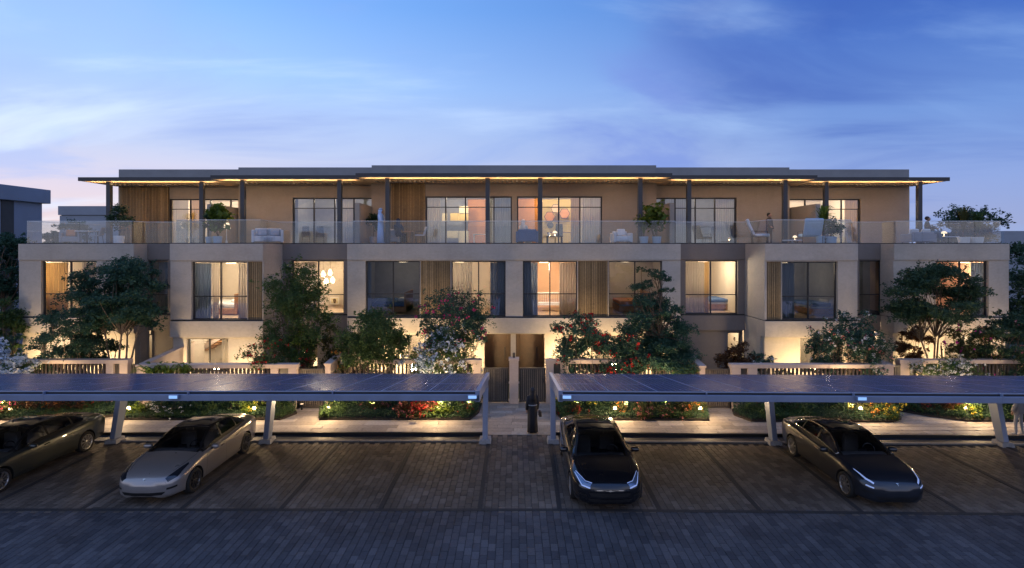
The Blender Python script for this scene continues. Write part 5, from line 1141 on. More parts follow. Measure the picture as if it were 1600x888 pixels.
def paintmat(name, c, metal=.45, rough=.32):
    m, t, b = newmat(name); b.inputs['Metallic'].default_value = metal; b.inputs['Coat Weight'].default_value = 1; b.inputs['Coat Roughness'].default_value = .03
    co = N(t, 'ShaderNodeTexCoord'); n = N(t, 'ShaderNodeTexNoise', inp={'Scale': 900.0, 'Detail': 2.0}); t.links.new(co.outputs['Object'], n.inputs['Vector'])
    n2 = N(t, 'ShaderNodeTexNoise', inp={'Scale': 2.5, 'Detail': 5.0}); t.links.new(co.outputs['Object'], n2.inputs['Vector'])
    t.links.new(ramp(t, [(.3, tuple(x * .88 for x in c)), (.7, tuple(min(1, x * 1.12) for x in c))], n.outputs[0], 'LINEAR').outputs[0], b.inputs['Base Color'])
    t.links.new(M_(t, 'MULTIPLY_ADD', n2.outputs[0], .14, rough - .07), b.inputs['Roughness']); return m
M['car_silver'] = paintmat('paint_silver', (.33, .305, .29), .5, .3); M['car_green'] = paintmat('paint_dark_green', (.040, .049, .048)); M['car_black'] = paintmat('paint_black', (.006, .006, .008), .1, .25); M['car_navy'] = paintmat('paint_midnight', (.016, .019, .027), .2)
M['car_trim'] = mat('car_black_trim', (.008, .008, .009), .45); M['car_well'] = mat('wheel_well', (.006, .006, .006), .9); M['car_gloss'] = mat('gloss_black', (.006, .006, .007), .1, coat=1)
M['car_roof_glass'] = mat('roof_glass', (.004, .004, .006), .06, coat=1, spec=.7); M['chrome'] = mat('chrome', (.62, .60, .56), .16, metal=1, var=.03); M['tail'] = mat('tail_lamp_red', (.35, .01, .01), .15, coat=1)
M['car_dash'] = mat('dashboard', (.24, .24, .25), .6); M['car_seat'] = mat('car_seat', (.20, .19, .18), .6); M['car_lamp_dark'] = mat('dark_headlamp', (.012, .015, .022), .1, coat=1)
M['car_glass'] = glassmat('car_glass', (.74, .75, .76), .04, 1.0); M['car_glass_dark'] = glassmat('dark_car_glass', (.45, .46, .47), .04, 1.0)
M['tyre'] = mat('tyre_rubber', (.014, .014, .014), .85); M['rim'] = mat('alloy_rim', (.48, .48, .50), .3, metal=.9, var=.05); M['rim_dark'] = mat('dark_alloy_rim', (.16, .16, .17), .3, metal=.9, var=.05); M['disc'] = mat('brake_disc', (.10, .10, .10), .45, metal=.8)
WHEEL = {}
WHEEL['tyre'] = MB().lathe([(.235, -.10), (.30, -.112), (.325, -.10), (.335, -.07), (.335, .07), (.325, .10), (.30, .112), (.25, .108), (.235, .10), (.235, .02), (.235, -.1)], n=40, axis='x').mesh('wheel', M['tyre'], True)
for nm in ('rim', 'rim_dark'):
    r = MB(); r.lathe([(.238, -.09), (.243, .104), (.225, .10), (.215, .085), (.205, .03), (.205, -.09)], n=40, axis='x')
    for k in range(10):
        a = 2 * math.pi * k / 10; 
        for da in (-.07, .07):
            r.bar((.085, .045 * math.cos(a), .045 * math.sin(a)), (.092, .22 * math.cos(a + da), .22 * math.sin(a + da)), .018, .022, up=(1, 0, 0))
    r.lathe([(.055, .05), (.055, .095), (.03, .105), (.001, .106)], n=16, axis='x')
    WHEEL[nm] = r.mesh('rim', M[nm])
WHEEL['disc'] = MB().lathe([(.17, .0), (.17, .02), (.06, .03)], n=28, axis='x').mesh('brake_disc', M['disc'])
make_car('silver-white electric saloon with black glass roof under the left carport', 'a', M['car_silver'], M['car_glass'], -9.88, 14.3, 0, rimdark=True)
make_car('dark green fastback saloon cut off by the left edge of the picture', 's', M['car_green'], M['car_glass'], -15.36, 14.2, 0, L=4.97, Wd=1.96, Hh=1.44, nose='s', chrome=False)
make_car('black fastback saloon with lit pale headlights beside the central footpath', 's', M['car_black'], M['car_glass_dark'], 2.50, 13.93, 0, L=4.97, Wd=1.93, Hh=1.44, nose='s')
make_car('dark blue-grey saloon with chrome window line and glowing headlights under the right carport', 'a', M['car_navy'], M['car_glass'], 10.05, 14.03, -.01, chrome=True, lights='on')
# ================================================================== PEOPLE
def skin_body(name, verts, edges, rad, m, parent, sub=2):
    me = bpy.data.meshes.new(name); me.from_pydata(verts, edges, []); me.materials.append(m)
    o = bpy.data.objects.new(name, me); COL.objects.link(o); o.parent = parent
    s = o.modifiers.new('skin', 'SKIN')
    for i, v in enumerate(me.skin_vertices[0].data):
        r = rad[i]; v.radius = r if isinstance(r, tuple) else (r, r); v.use_root = (i == 0)
    s.use_smooth_shade = True
    b = o.modifiers.new('sub', 'SUBSURF'); b.levels = b.render_levels = sub
    return o
def hand(mb, wrist, d, side, curl=.5):
    """palm, four unequal fingers and a thumb"""
    w = Vector(wrist); d = Vector(d).normalized(); s = Vector(side).normalized(); n = d.cross(s).normalized()
    mb.tube([w, w + d * .04, w + d * .085], [.024, .034, .030], 8)
    for k, ln in enumerate((.062, .074, .070, .054)):
        b = w + d * .08 + s * (k - 1.5) * .019; c = b + d * ln * .5; e = c + (d * (1 - curl) + n * curl).normalized() * ln * .5
        mb.tube([b, c, e], [.0095, .009, .007], 6)
    b = w + d * .03 - s * .03; mb.tube([b, b - s * .02 + d * .03, b - s * .022 + d * .058], [.011, .010, .008], 6)
def face(parent, c, f, sidev, hat=None):
    f = Vector(f); s = Vector(sidev); c = Vector(c)
    mb = MB(); mb.ball(c + f * .02, .095, 14, 10, 1.22, .86, 1.0); mb.tube([c + f * .10 + Vector((0, 0, .015)), c + f * .125 + Vector((0, 0, -.02))], [.010, .014], 6)
    for q in (-1, 1): mb.ball(c + s * q * .084, .02, 6, 5, 1.5)
    o = mb.build('head', M['skin'], parent, smooth=True)
    e = MB()
    for q in (-1, 1): e.ball(c + f * .108 + s * q * .032 + Vector((0, 0, .008)), .010, 6, 5)
    e.build('eyes', M['hair'], o); MB().bar(c + f * .108 - s * .022 + Vector((0, 0, -.055)), c + f * .108 + s * .022 + Vector((0, 0, -.055)), .008, .008).build('mouth', M['door'], o)
def robe(mb, secs, n=20, folds=.0):
    vs = []
    for (c, a, b) in secs:
        for j in range(n):
            t_ = 2 * math.pi * j / n; r = 1 + folds * math.sin(t_ * 7 + c[2] * 2) * max(0, min(1, (secs[-1][0][2] - c[2])))
            vs.append((c[0] + a * math.cos(t_) * r, c[1] + b * math.sin(t_) * r, c[2]))
    k = len(secs); mb.add(vs, [(i * n + j, i * n + (j + 1) % n, (i + 1) * n + (j + 1) % n, (i + 1) * n + j) for i in range(k - 1) for j in range(n)] + [tuple(range(n))[::-1], tuple((k - 1) * n + j for j in range(n))])
def standing(label, x, y, z, rz, cloth, hgt=1.65, arms=((.0, .0), (.0, .0)), scarf=None, robe_len=True, group=None, trousers=None, band=None, skinm='skin', faceon=True):
    """figure faces -y before turning; arms: forward reach and bend for each side"""
    t = thing('person', label, 'person', (x, y, z), rz); s = hgt / 1.70
    S = lambda p: (p[0] * s, p[1] * s, p[2] * s)
    V = [(0, 0, .93), (0, 0, 1.12), (0, .0, 1.34), (0, -.0, 1.43), (0, -.01, 1.50)]; E = [(0, 1), (1, 2), (2, 3), (3, 4)]; Rr = [(.15, .11), (.13, .10), (.15, .10), (.06, .06), (.05, .05)]
    for q, (fw, up) in zip((-1, 1), arms):
        i = len(V); sh = (q * .17, 0, 1.38); el = (q * .215, .02 - .10 * fw * 2, 1.11); wr = (q * (.215 - .10 * fw), -.05 - .36 * fw, .87 + .30 * up)
        V += [sh, el, wr]; E += [(2, i), (i, i + 1), (i + 1, i + 2)]; Rr += [(.055, .055), (.042, .042), (.028, .028)]
        j = len(V); V += [(q * .09, .0, .88), (q * .10, -.02 - .03 * q, .48), (q * .10, .02 - .05 * q, .09), (q * .11, -.12 - .05 * q, .035)]; E += [(0, j), (j, j + 1), (j + 1, j + 2), (j + 2, j + 3)]; Rr += [(.085, .085), (.055, .055), (.038, .038), (.035, .03)]
    V = [S(v) for v in V]; Rr = [(a * s, b * s) for a, b in Rr]
    skin_body('body', V, E, Rr, M[trousers or cloth], t, 1)
    h = MB()
    for q, k in ((-1, 5), (1, 12)):
        wr = Vector(V[k + 2]); el = Vector(V[k + 1]); hand(h, wr, (wr - el), (0, -1, .2) if q > 0 else (0, 1, .2), .4)
    h.build('hands', M['skin'], t, smooth=True)
    face(t, S((0, -.015, 1.60)), (0, -1, 0), (1, 0, 0))
    r = MB()
    if robe_len:
        robe(r, [(S((0, .0, .05)), .205 * s, .18 * s), (S((0, 0, .5)), .185 * s, .16 * s), (S((0, 0, .95)), .185 * s, .14 * s), (S((0, 0, 1.12)), .165 * s, .125 * s), (S((0, 0, 1.33)), .212 * s, .12 * s), (S((0, 0, 1.405)), .19 * s, .10 * s), (S((0, 0, 1.45)), .12 * s, .08 * s), (S((0, 0, 1.50)), .065 * s, .065 * s)], 28, .06)
    else:
        robe(r, [(S((0, 0, .82)), .18 * s, .135 * s), (S((0, 0, 1.12)), .165 * s, .12 * s), (S((0, 0, 1.33)), .20 * s, .12 * s), (S((0, 0, 1.43)), .15 * s, .09 * s), (S((0, 0, 1.49)), .065 * s, .065 * s)], 24, .02)
    for k in (5, 12):
        r.tube([V[k], V[k + 1], Vector(V[k + 1]).lerp(Vector(V[k + 2]), .9)], [.072 * s, .060 * s, .055 * s], 12)
        r.ball(Vector(V[k]) + Vector((0, 0, -.012)), .071 * s, 12, 8)
    r.build('robe' if robe_len else 'shirt', M[cloth], t, smooth=True)
    if scarf:
        q = MB(); q.ball(S((0, .012, 1.62)), .118 * s, 16, 10, 1.15, .95, 1.05)
        robe(q, [(S((0, .05, 1.22)), .13 * s, .08 * s), (S((0, .045, 1.38)), .125 * s, .10 * s), (S((0, .03, 1.52)), .10 * s, .10 * s), (S((0, .02, 1.62)), .105 * s, .105 * s)], 18, .03)
        q.build('headscarf', M[scarf], t, smooth=True)
        if band: MB().lathe([(.112 * s, -.01), (.12 * s, 0), (.112 * s, .012)], S((0, .012, 1.685)), 18).build('head_cord', M['hair'], t, smooth=True)
    else:
        MB().ball(S((0, .02, 1.645)), .108 * s, 14, 9, 1.0, .92, 1.05).build('hair', M['hair'], t, smooth=True)
    return t
def seated(label, x, y, z, rz, cloth, scarf=None, skirt=None, lean=0.0, hgt=1.65):
    t = thing('person', label, 'person', (x, y, z), rz); s = hgt / 1.70; S = lambda p: (p[0] * s, p[1] * s, p[2] * s)
    V = [(0, 0, .52), (0, .02, .72), (0, .04 - lean, .96), (0, .03 - lean, 1.06), (0, .02 - lean, 1.12)]; E = [(0, 1), (1, 2), (2, 3), (3, 4)]; Rr = [(.15, .12), (.13, .10), (.15, .10), (.06, .06), (.05, .05)]
    for q in (-1, 1):
        i = len(V); V += [(q * .17, .04 - lean, 1.0), (q * .23, -.08 - lean, .76), (q * .12, -.33 - lean, .72)]; E += [(2, i), (i, i + 1), (i + 1, i + 2)]; Rr += [(.055,) * 2, (.042,) * 2, (.028,) * 2]
        j = len(V); V += [(q * .09, -.06, .50), (q * .11, -.45, .50), (q * .10, -.46, .10), (q * .11, -.58, .04)]; E += [(0, j), (j, j + 1), (j + 1, j + 2), (j + 2, j + 3)]; Rr += [(.09,) * 2, (.065,) * 2, (.04,) * 2, (.035,) * 2]
    V = [S(v) for v in V]; Rr = [(a * s, b * s) for a, b in Rr]
    skin_body('body', V, E, Rr, M[skirt or cloth], t, 1)
    h = MB()
    for k in (5, 12): hand(h, V[k + 2], Vector(V[k + 2]) - Vector(V[k + 1]), (1, 0, 0), .5)
    h.build('hands', M['skin'], t, smooth=True)
    face(t, S((0, .0 - lean, 1.22)), (0, -1, 0), (1, 0, 0))
    r = MB(); robe(r, [(S((0, 0, .48)), .19 * s, .16 * s), (S((0, .02, .72)), .165 * s, .13 * s), (S((0, .03 - lean, .95)), .20 * s, .12 * s), (S((0, .03 - lean, 1.05)), .15 * s, .09 * s), (S((0, .02 - lean, 1.11)), .06 * s, .06 * s)], 20, .02)
    for k in (5, 12): r.tube([V[k], V[k + 1], Vector(V[k + 1]).lerp(Vector(V[k + 2]), .9)], [.075 * s, .065 * s, .05 * s], 10)
    r.build('top', M[cloth], t, smooth=True)
    g_ = MB()
    for q in (-1, 1): g_.tube([S((q * .09, -.02, .50)), S((q * .11, -.46, .50)), S((q * .11, -.50, .12))], [.12 * s, .10 * s, .12 * s], 12)
    g_.build('skirt', M[skirt or cloth], t, smooth=True)
    if scarf:
        q = MB(); q.ball(S((0, .03 - lean, 1.24)), .118 * s, 16, 10, 1.15, .95, 1.05); robe(q, [(S((0, .08 - lean, .72)), .17 * s, .07 * s), (S((0, .07 - lean, .98)), .15 * s, .09 * s), (S((0, .05 - lean, 1.14)), .11 * s, .10 * s), (S((0, .04 - lean, 1.24)), .105 * s, .105 * s)], 18, .03)
        q.build('headscarf', M[scarf], t, smooth=True)
    else: MB().ball(S((0, .03 - lean, 1.265)), .108 * s, 14, 9, 1.0, .92, 1.05).build('hair', M['hair'], t, smooth=True)
    return t
Yp = 19.95
w = standing('woman in a long black robe and headscarf walking away along the central footpath', PX(832, Yp), Yp, 0, R(180 + 8), 'black_cloth', 1.64, ((.12, .0), (.0, .0)), scarf='black_cloth')
MB().lathe([(.178, 0), (.18, .02), (.178, .035)], (0, 0, 1.03), 20, sy=.74).build('belt', M['grey_cloth'], w, smooth=True)
hb = MB().box(-.34, -.24, -.15, .09, .60, .80, tx=.8).build('handbag', M['brown_cloth'], w, bevel=.02)
Yp = 20.0
standing('pale-clothed person at the right edge, mostly hidden behind the carport beam', PX(1577, Yp), Yp - .38, 0, R(200), 'grey_cloth', 1.75, ((.3, .3), (.05, 0)), scarf=None, robe_len=False, trousers='grey_cloth')
ZDk = 7.05
Yp = 27.75
standing('man in a long pale robe and white headscarf standing at the glass rail', PX(595, Yp), Yp, ZDk, R(75), 'thobe', 1.80, ((.55, .75), (.5, .6)), scarf='thobe', band=True)
seated('dark-robed woman seated with her back to the rail beside the standing man', PX(622, 27.9), 28.0, ZDk, R(165), 'navy', scarf='navy', skirt='navy', hgt=1.66)
seated('man in white headscarf seated in the blue armchair', PX(818, 28.6), 28.75, ZDk - .05, R(150), 'white', scarf='white', skirt='white', hgt=1.72)
standing('dark-haired person in brown standing behind the white lounge chair', PX(1202, 28.9), 28.9, ZDk - .1, R(30), 'brown_cloth', 1.74, ((.4, .5), (.1, 0)), robe_len=False, trousers='brown_cloth')
seated('person in dark top and teal skirt sitting on the sofa arm at the right end', PX(1452, 28.4), 28.5, ZDk + .12, R(60), 'navy', skirt='teal_cloth', hgt=1.68)

# ================================================================== BALCONY FURNITURE AND PLANTS
def armchair(label, x, y, rz, m, w=.95, pillow='cushion', throw=None, h=.62, name='armchair', cat='armchair', depth=.85):
    t = thing(name, label, cat, (x, y, ZDk), rz); q = w / 2
    MB().box(-q + .12, q - .12, -depth / 2, depth / 2 - .18, .12, .40).build('seat', M[m], t, bevel=.04)
    MB().box(-q + .1, q - .1, depth / 2 - .2, depth / 2, .12, h + .1, tx=.97).build('backrest', M[m], t, bevel=.05)
    for s in (-1, 1): MB().box(*sorted((s * q, s * (q - .13))), -depth / 2, depth / 2, .08, h).build('arm', M[m], t, bevel=.035)
    for a in (-1, 1):
        for b in (-1, 1): MB().box(a * (q - .08) - .02, a * (q - .08) + .02, b * (depth / 2 - .08) - .02, b * (depth / 2 - .08) + .02, 0, .12).build('leg', M['frame'], t)
    n = 1 if w < 1.3 else 2
    for k in range(n):
        p = MB().box(-.24, .24, -.07, .07, -.19, .19, tx=.9).build('pillow', M[pillow], t, bevel=.06); p.location = ((k - (n - 1) / 2) * .6 + .03, depth / 2 - .28, .60); p.rotation_euler = (R(-18), 0, 0)
    if throw:
        vs = [(.0 + .34 * u + .04 * math.sin(v * 5), -depth / 2 - .02 + (v * .5 if v > .35 else 0), .42 if v > .35 else .42 - (.35 - v) * .9) for v in np.linspace(0, 1, 9) for u in np.linspace(-.6, .6, 6)]
        o = MB().add(vs, [(j * 6 + i, j * 6 + i + 1, (j + 1) * 6 + i + 1, (j + 1) * 6 + i) for j in range(8) for i in range(5)]).build('throw', M[throw], t, smooth=True)
        so = o.modifiers.new('s', 'SOLIDIFY'); so.thickness = .02
    return t
def chair(label, x, y, rz, m, legm='frame', back=.42):
    t = thing('dining_chair', label, 'chair', (x, y, ZDk), rz)
    MB().box(-.24, .24, -.24, .22, .43, .49).build('seat', M[m], t, bevel=.02)
    b = MB().box(-.23, .23, -.02, .03, 0, back, tx=.85).build('backrest', M[m], t, bevel=.018); b.location = (0, .22, .50); b.rotation_euler.x = R(-14)
    for a in (-1, 1):
        for c in (-1, 1): MB().tube([(a * .2, c * .18, .43), (a * .23, c * .22, 0)], .014, 6).build('leg', M[legm], t)
    for a in (-1, 1): MB().tube([(a * .25, -.2, .49), (a * .26, -.18, .66), (a * .24, .24, .68)], .014, 6).build('armrest', M[legm], t)
    return t
def table(label, x, y, w, d, h, m='wood', legm='frame', cat='table', round_=False, items=()):
    t = thing('side_table' if h < .6 else 'dining_table', label, cat, (x, y, ZDk))
    if round_:
        MB().lathe([(w / 2 - .02, h - .04), (w / 2, h - .02), (w / 2 - .01, h)], n=28).build('table_top', M[m], t); MB().lathe([(w * .28, 0), (w * .22, .03), (.04, .08), (.04, h - .04)], n=16).build('pedestal', M[legm], t)
    else:
        MB().box(-w / 2, w / 2, -d / 2, d / 2, h - .04, h).build('table_top', M[m], t, bevel=.008)
        for a in (-1, 1):
            for b in (-1, 1): MB().box(a * (w / 2 - .05) - .02, a * (w / 2 - .05) + .02, b * (d / 2 - .05) - .02, b * (d / 2 - .05) + .02, 0, h - .04).build('leg', M[legm], t)
    return t
def pot(x, y, w, h, m, label):
    t = thing('plant_pot', label, 'plant pot', (x, y, ZDk)); r = w / 2
    MB().lathe([(r * .78, 0), (r * .84, .02), (r, h - .02), (r, h), (r * .9, h), (r * .88, h - .05)], n=22).build('pot_body', M[m], t, smooth=False, bevel=.004); MB().lathe([(r * .88, h - .055), (r * .5, h - .045)], n=18).build('potting_soil', M['soil'], t)
    return t
def fig(label, px, Y, top, w, leaf='mid', pads=12, per=26, size=.24, ph=.36, seed=1, asp=.62, bottom=None, spiky=False):
    x = PX(px, Y); z = PZ(top, Y) - ZDk; t = thing('potted_plant', label, 'potted plant', (x, Y, ZDk + ph - .05)); rr = random.Random(seed)
    H_ = z - ph; mb = MB(); P = []
    if spiky:
        lv = MB()
        for k in range(44):
            a = rr.uniform(0, 6.28); L = w * .55 * rr.uniform(.6, 1.1); c, s_ = math.cos(a), math.sin(a); hh = H_ * rr.uniform(.65, 1.05); z0 = H_ * .12
            pts = [(c * L * u ** 1.3, s_ * L * u ** 1.3, z0 + hh * math.sin(u * 1.9) ** 1.0) for u in (0, .25, .5, .75, 1)]; vs = []
            for j, p in enumerate(pts): ww = .045 * (.4, 1, 1.1, .8, .06)[j]; vs += [(p[0] - s_ * ww, p[1] + c * ww, p[2]), (p[0] + s_ * ww, p[1] - c * ww, p[2] + .01)]
            lv.add(vs, [(2 * j, 2 * j + 1, 2 * j + 3, 2 * j + 2) for j in range(4)])
        mb.tube([(0, 0, 0), (0, 0, H_ * .3)], .03, 6)
        mb.build('stem', M['bark'], t); o = lv.build('foliage', M['leaf_' + leaf], t); o['kind'] = 'stuff'; return t
    for k in range(3): limb(mb, (0, 0, 0), (rr.uniform(-.3, .3) * w, rr.uniform(-.15, .15), H_ * rr.uniform(.55, .85)), .022, .010, 6, .05, rr)
    for k in range(pads):
        u = rr.uniform(.34, .95); c = (rr.uniform(-1, 1) * w * .42 * math.sin(math.pi * min(1, u + .05)) ** .5, rr.uniform(-1, 1) * w * .3, H_ * u)
        P.append(RNG.normal(size=(per, 3)) * w * .11 + np.array(c))
    mb.build('stem', M['bark'], t, smooth=True)
    leaf_obj('foliage', np.concatenate(P), size, M['leaf_' + leaf], t, asp=asp, up=.35); return t
# left end
armchair('lounge chair with orange and tan cushions at the left end of the balcony', PX(110, 29), 29, R(35), 'grey_fabric', .9, pillow='orange_fabric')
table('dark table with a pale runner beside the orange-cushioned chair', PX(136, 29.2), 29.2, .72, .8, .72, m='white_gloss', legm='frame')
chair('small dark chair right of the left-end table', PX(151, 29.0), 29.0, R(-80), 'grey_fabric')
pot(PX(186, 28.6), 28.6, .50, .44, 'pot_white', 'white pot before the timber screen at the left'); fig('bushy potted tree before the timber screen at the left', 186, 28.6, 322, 1.0, 'dark', 16, 60, .13, .44, 2)
# left of second home
pot(PX(327, 27.9), 27.9, .36, .38, 'pot_blue', 'left of the two pale pots beside the tulip lamp'); fig('leafy upright plant in the left pot beside the tulip lamp', 326, 27.9, 332, .55, 'dark', 8, 26, .2, .38, 3)
pot(PX(340, 27.5), 27.5, .44, .40, 'pot_blue', 'right of the two pale pots beside the tulip lamp'); fig('fiddle-leaf fig with big bright leaves beside the tulip lamp', 341, 27.5, 324, 1.3, 'lime', 20, 17, .32, .40, 4, asp=.75)
t = thing('tulip_lamp', 'slim white tulip-based floor lamp glowing beside the fiddle-leaf fig', 'floor lamp', (PX(354, 28.2), 28.2, ZDk))
MB().lathe([(.20, 0), (.19, .015), (.06, .06), (.02, .25), (.018, .78), (.02, .80)], n=20).build('stem', M['white_gloss'], t, smooth=True); MB().lathe([(.20, .80), (.17, .92), (.12, 1.10), (.11, 1.11)], n=20).build('lamp_shade', M['bulb_dim'], t, smooth=True); light(t, 'POINT', (0, 0, 1.25), 12, size=.12)
armchair('wide white armchair with pale throws left of the second canopy post', PX(418, 27.8), 27.85, R(22), 'white', 1.5, pillow='cushion', throw='cushion', h=.72)
# centre left home
fig('dark bushy plant behind the standing man', 583, 29.0, 330, .75, 'dark', 10, 60, .12, .4, 6); pot(PX(583, 29.0), 29.0, .4, .4, 'conc', 'small grey pot hidden behind the standing man')
armchair('dark armchair behind the seated woman', PX(611, 28.3), 28.4, R(200), 'grey_fabric', .8)
table('small dark table at the seated woman’s right', PX(636, 28.2), 28.2, .62, .6, .68, m='wood', legm='frame')
chair('grey-green armed chair facing the small table left of the big window', PX(656, 28.1), 28.1, R(-70), 'cushion', 'frame')
# centre right home
armchair('blue armchair with blue cushion holding the seated man', PX(827, 27.9), 28.1, R(160), 'blue_fabric', 1.2, pillow='blue_fabric', h=.66)
table('low dark table with white mushroom lamp right of the blue armchair', PX(866, 28.0), 28.0, .85, .6, .42, m='frame', legm='frame', cat='coffee table')
def mushroom(px, Y, z, s, label, p=6):
    t = thing('table_lamp', label, 'table lamp', (PX(px, Y), Y, z)); MB().lathe([(.06 * s, 0), (.05 * s, .02), (.015 * s, .05 * s), (.015 * s, .18 * s)], n=14).build('lamp_base', M['white_gloss'], t, smooth=True)
    MB().lathe([(.14 * s, .16 * s), (.14 * s, .19 * s), (.11 * s, .25 * s), (.05 * s, .29 * s), (.002, .30 * s)], n=18).build('lamp_shade', M['bulb_dim'], t, smooth=True); light(t, 'POINT', (0, 0, .12 * s), p, size=.04)
mushroom(867, 28.0, ZDk + .42, .9, 'white mushroom lamp on the low dark table'); 
t = thing('vase', 'white round vase at the left end of the low dark table', 'vase', (PX(858, 28.0), 28.0, ZDk + .42)); MB().lathe([(.03, 0), (.07, .05), (.06, .12), (.025, .16), (.03, .18)], n=14).build('vase_body', M['white_gloss'], t, smooth=True)
armchair('white armchair with a white throw against the plain brown wall', PX(971, 27.7), 27.75, R(4), 'white', .98, pillow='white', throw='white', h=.56)
pot(PX(1006, 27.5), 27.5, .47, .38, 'pot_blue', 'left of two pale pots by the fourth canopy post'); fig('spiky green plant in the left pot by the canopy post', 1006, 27.5, 345, .7, 'lime', ph=.38, seed=7, spiky=True)
pot(PX(1026, 27.5), 27.5, .47, .38, 'pot_blue', 'right of two pale pots by the fourth canopy post'); fig('full leafy plant in the right pot before the privacy wall', 1022, 27.5, 322, 1.45, 'lime', 24, 24, .27, .38, 8, asp=.55)
# right second home
def lounger(label, px, Y, rz, m, w=.75):
    t = thing('lounge_chair', label, 'lounge chair', (PX(px, Y), Y, ZDk), rz)
    MB().box(-w / 2, w / 2, -.45, .20, .36, .50).build('seat', M[m], t, bevel=.05)
    b = MB().box(-w / 2, w / 2, -.07, .07, 0, .72).build('backrest', M[m], t, bevel=.055); b.location = (0, .24, .42); b.rotation_euler.x = R(-24)
    h = MB().box(-w / 2, w / 2, -.075, .075, 0, .22).build('headrest', M[m], t, bevel=.055); h.location = (0, .50, 1.03); h.rotation_euler.x = R(-18)
    for s in (-1, 1):
        MB().tube([(s * (w / 2 + .03), -.4, 0), (s * (w / 2 + .03), -.36, .62), (s * (w / 2 + .03), .36, .64), (s * (w / 2 + .03), .30, 0)], .014, 6).build('side_frame', M['frame'], t)
    return t
lounger('white high-backed lounge chair in profile at the right projecting bay', 1186, 26.9, R(70), 'white')
table('low oval white coffee table between the two lounge chairs', PX(1238, 26.9), 26.9, .92, .5, .20, m='white_gloss', legm='white_gloss', cat='coffee table', round_=True)
mushroom(1242, 26.85, ZDk + .20, .75, 'tiny white lamp on the low oval coffee table', 2)
lounger('pale blue lounge chair seen from behind, right of the coffee table', 1266, 26.8, R(170), 'pale_blue', .85)
pot(PX(1282, 26.6), 26.6, .42, .4, 'pot_blue', 'blue-grey pot right of the pale blue lounge chair'); fig('tall bright green spiky plant right of the pale blue lounge chair', 1286, 26.6, 326, .95, 'lime', ph=.4, seed=11, spiky=True)
pot(PX(1299, 26.4), 26.4, .50, .36, 'pot_blue', 'low blue pot under the rounded shrub at the right bay'); fig('rounded blue-green shrub in the low blue pot', 1299, 26.4, 343, .95, 'teal', 14, 46, .13, .36, 12)
# right end
armchair('grey-blue sofa with a white cushion seen from behind at the right end', PX(1437, 27.9), 28.0, R(180), 'grey_fabric', 1.3, pillow='white', h=.52, name='sofa', cat='sofa')
table('slim white-topped table right of the person in the teal skirt', PX(1482, 28.3), 28.3, .75, .5, .40, m='white_gloss')
mushroom(1475, 28.2, ZDk + .40, .95, 'white mushroom lamp glowing on the slim table at the right end')
pot(PX(1506, 27.7), 27.7, .56, .36, 'pot_white', 'left white pot at the right end of the balcony'); fig('yellow-green plant in the left white pot at the right end', 1505, 27.7, 327, .95, 'olive', ph=.36, seed=14, spiky=True)
pot(PX(1526, 27.7), 27.7, .60, .36, 'pot_white', 'right white pot at the right end of the balcony'); fig('darker palm-like plant in the right white pot at the right end', 1528, 27.7, 334, 1.05, 'mid', ph=.36, seed=15, spiky=True)
# ------------------------------------------------------------------ things inside the rooms
def hexa(px, py, r, m, label, Y=33.4):
    t = thing('wall_hexagon', label, 'wall panel', (PX(px, Y), Y, PZ(py, Y))); MB().lathe([(r, 0), (r, .06), (r * .9, .08)], n=6, axis='y').build('hexagon_frame', M['frame'], t); o = MB().lathe([(r * .88, -.004), (r * .86, -.002)], n=6, axis='y').build('hexagon_face', M[m], t)
for a in ((859, 339, .36, 'wall_orange', 'large orange hexagon panel on the yellow wall'), (868, 326, .30, 'wall_peach', 'peach hexagon panel above the large orange one'), (882, 334, .36, 'orange_fabric', 'right orange hexagon panel on the yellow wall'), (860, 352, .22, 'frame', 'small black hexagon panel lowest on the yellow wall')): hexa(*a)
def framed(px, py, w, h, Y, label, m='art_blue', m2='art_cream'):
    t = thing('framed_picture', label, 'picture', (PX(px, Y), Y, PZ(py, Y))); MB().box(-w / 2, w / 2, -.02, .02, -h / 2, h / 2).build('picture_frame', M['white_gloss'], t)
    MB().box(-w / 2 + .04, w / 2 - .04, -.025, -.021, -h / 2 + .04, h / 2 - .04).build('mount', M[m2], t)
    MB().loft([((0, -.03, -h * .38), w * .10, .004), ((.01, -.03, -h * .05), w * .18, .004), ((-.01, -.03, h * .18), w * .2, .004), ((0, -.03, h * .3), w * .08, .004)], 8).build('painted_shape', M[m], t)
framed(1288, 437, .55, 1.3, 29.6, 'tall framed picture with a dark blue shape in the dim right-bay room')
framed(1126, 440, .25, .8, 31.6, 'narrow picture in the lit recessed bedroom right of the conifer', 'door')
framed(523, 470, .5, .4, 31.7, 'small framed picture low in the window with the pendant lamps', 'door')
# cabinet with yellow panels in the left central room
t = thing('shelf_cabinet', 'tall cabinet of yellow and cream panels in the left central top-floor room', 'cabinet', (PX(716, 33), 33.2, ZDk))
for a, b, c, d, m in ((717, 731, 322, 333, 'art_cream'), (717, 731, 334, 345, 'art_yellow'), (703, 716.5, 333, 345, 'art_yellow'), (690, 697, 333, 345, 'art_cream'), (716, 731, 361, 382, 'art_cream'), (698, 715, 361, 372, 'art_cream')):
    MB().box(PX(a, 33) - t.location.x, PX(b, 33) - t.location.x, 0, .35, PZ(d, 33) - ZDk, PZ(c, 33) - ZDk).build('cabinet_panel', M[m], t, bevel=.01)
t = table('white work desk at the right of the yellow cabinet', PX(751, 32.4), 32.4, .9, .6, .62, m='white_gloss', legm='white_gloss'); t['category'] = 'desk'
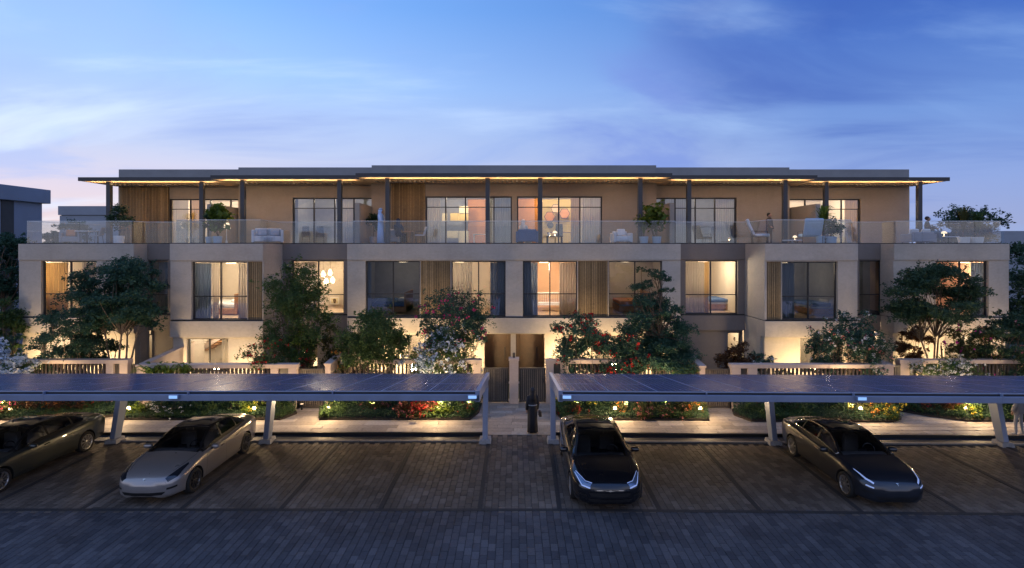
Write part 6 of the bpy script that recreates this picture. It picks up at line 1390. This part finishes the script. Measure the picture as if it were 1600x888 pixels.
# desk and black chair in the right central room
t = table('wooden desk before the hexagon panels', PX(878, 32.6), 32.6, 1.8, .6, .75, m='wood'); t['category'] = 'desk'
c = chair('black high-backed chair before the desk in the right central room', PX(873, 31.6), 31.6, R(180), 'frame', 'frame', .7)
# beds and cot
def bed_(px0, px1, Y, label, m='white', m2='grey_fabric'):
    x0, x1 = PX(px0, Y), PX(px1, Y); t = thing('bed', label, 'bed', ((x0 + x1) / 2, Y, Z1 + .03)); w = (x1 - x0) / 2
    MB().box(-w, w, -.9, 1.0, .05, .35).build('bed_base', M['wood'], t, bevel=.02); MB().box(-w + .02, w - .02, -.88, .98, .35, .60).build('mattress', M[m], t, bevel=.06); MB().box(-w + .01, w * .3, -.93, 1.0, .45, .64).build('blanket', M[m2], t, bevel=.05); MB().box(w - .1, w, -1, 1.05, .05, 1.1).build('headboard', M['wood'], t, bevel=.02); MB().box(w - .55, w - .15, -.5, .3, .6, .76).build('pillow', M['white'], t, bevel=.06)
bed_(330, 384, 28.4, 'white bed in the left bay bedroom', 'white', 'white'); bed_(1100, 1150, 30.4, 'bed with white and blue covers in the recessed room right of the conifer', 'white', 'blue_fabric'); bed_(962, 1010, 29.4, 'bed with an orange cover in the brownish room', 'grey_fabric', 'orange_fabric'); bed_(1252, 1300, 28.2, 'dim bed with cream pillow in the right bay', 'cushion', 'blue_fabric'); bed_(580, 640, 29.2, 'blue-covered bed in the unlit room', 'blue_fabric', 'blue_fabric')
t = thing('cot', 'white slatted cot in the peach-walled nursery', 'cot', (PX(858, 29.3), 29.3, Z1 + .03))
for z in (.35, .95): MB().box(-.65, .65, -.32, -.29, z, z + .05).box(-.65, .65, .29, .32, z, z + .05).build('cot_rail', M['white_gloss'], t)
for k in range(13): MB().box(-.62 + k * .1, -.60 + k * .1, -.312, -.298, .4, .95).build('cot_bar', M['white_gloss'], t)
MB().box(-.6, .6, -.28, .28, .35, .48).build('mattress', M['white'], t, bevel=.03)
t = thing('floor_lamp', 'yellow-glowing lamp at the right of the nursery cot', 'floor lamp', (PX(889, 29.0), 29.0, Z1 + .03)); MB().tube([(0, 0, 0), (0, 0, .9)], .015, 6).build('stem', M['frame'], t); MB().lathe([(.17, .88), (.12, 1.12)], n=18).build('lamp_shade', M['bulb_soft'], t, smooth=True); light(t, 'POINT', (0, 0, 1.2), 14, size=.1)
for a, Y, lb in ((478, 32.6, 'left dark dining chair in the dim left top-floor room'), (500, 32.4, 'right dark dining chair in the dim left top-floor room'), (1110, 32.6, 'dark high chair in the dim right top-floor room')): chair(lb, PX(a, Y), Y, R(200), 'frame', 'frame', .6)
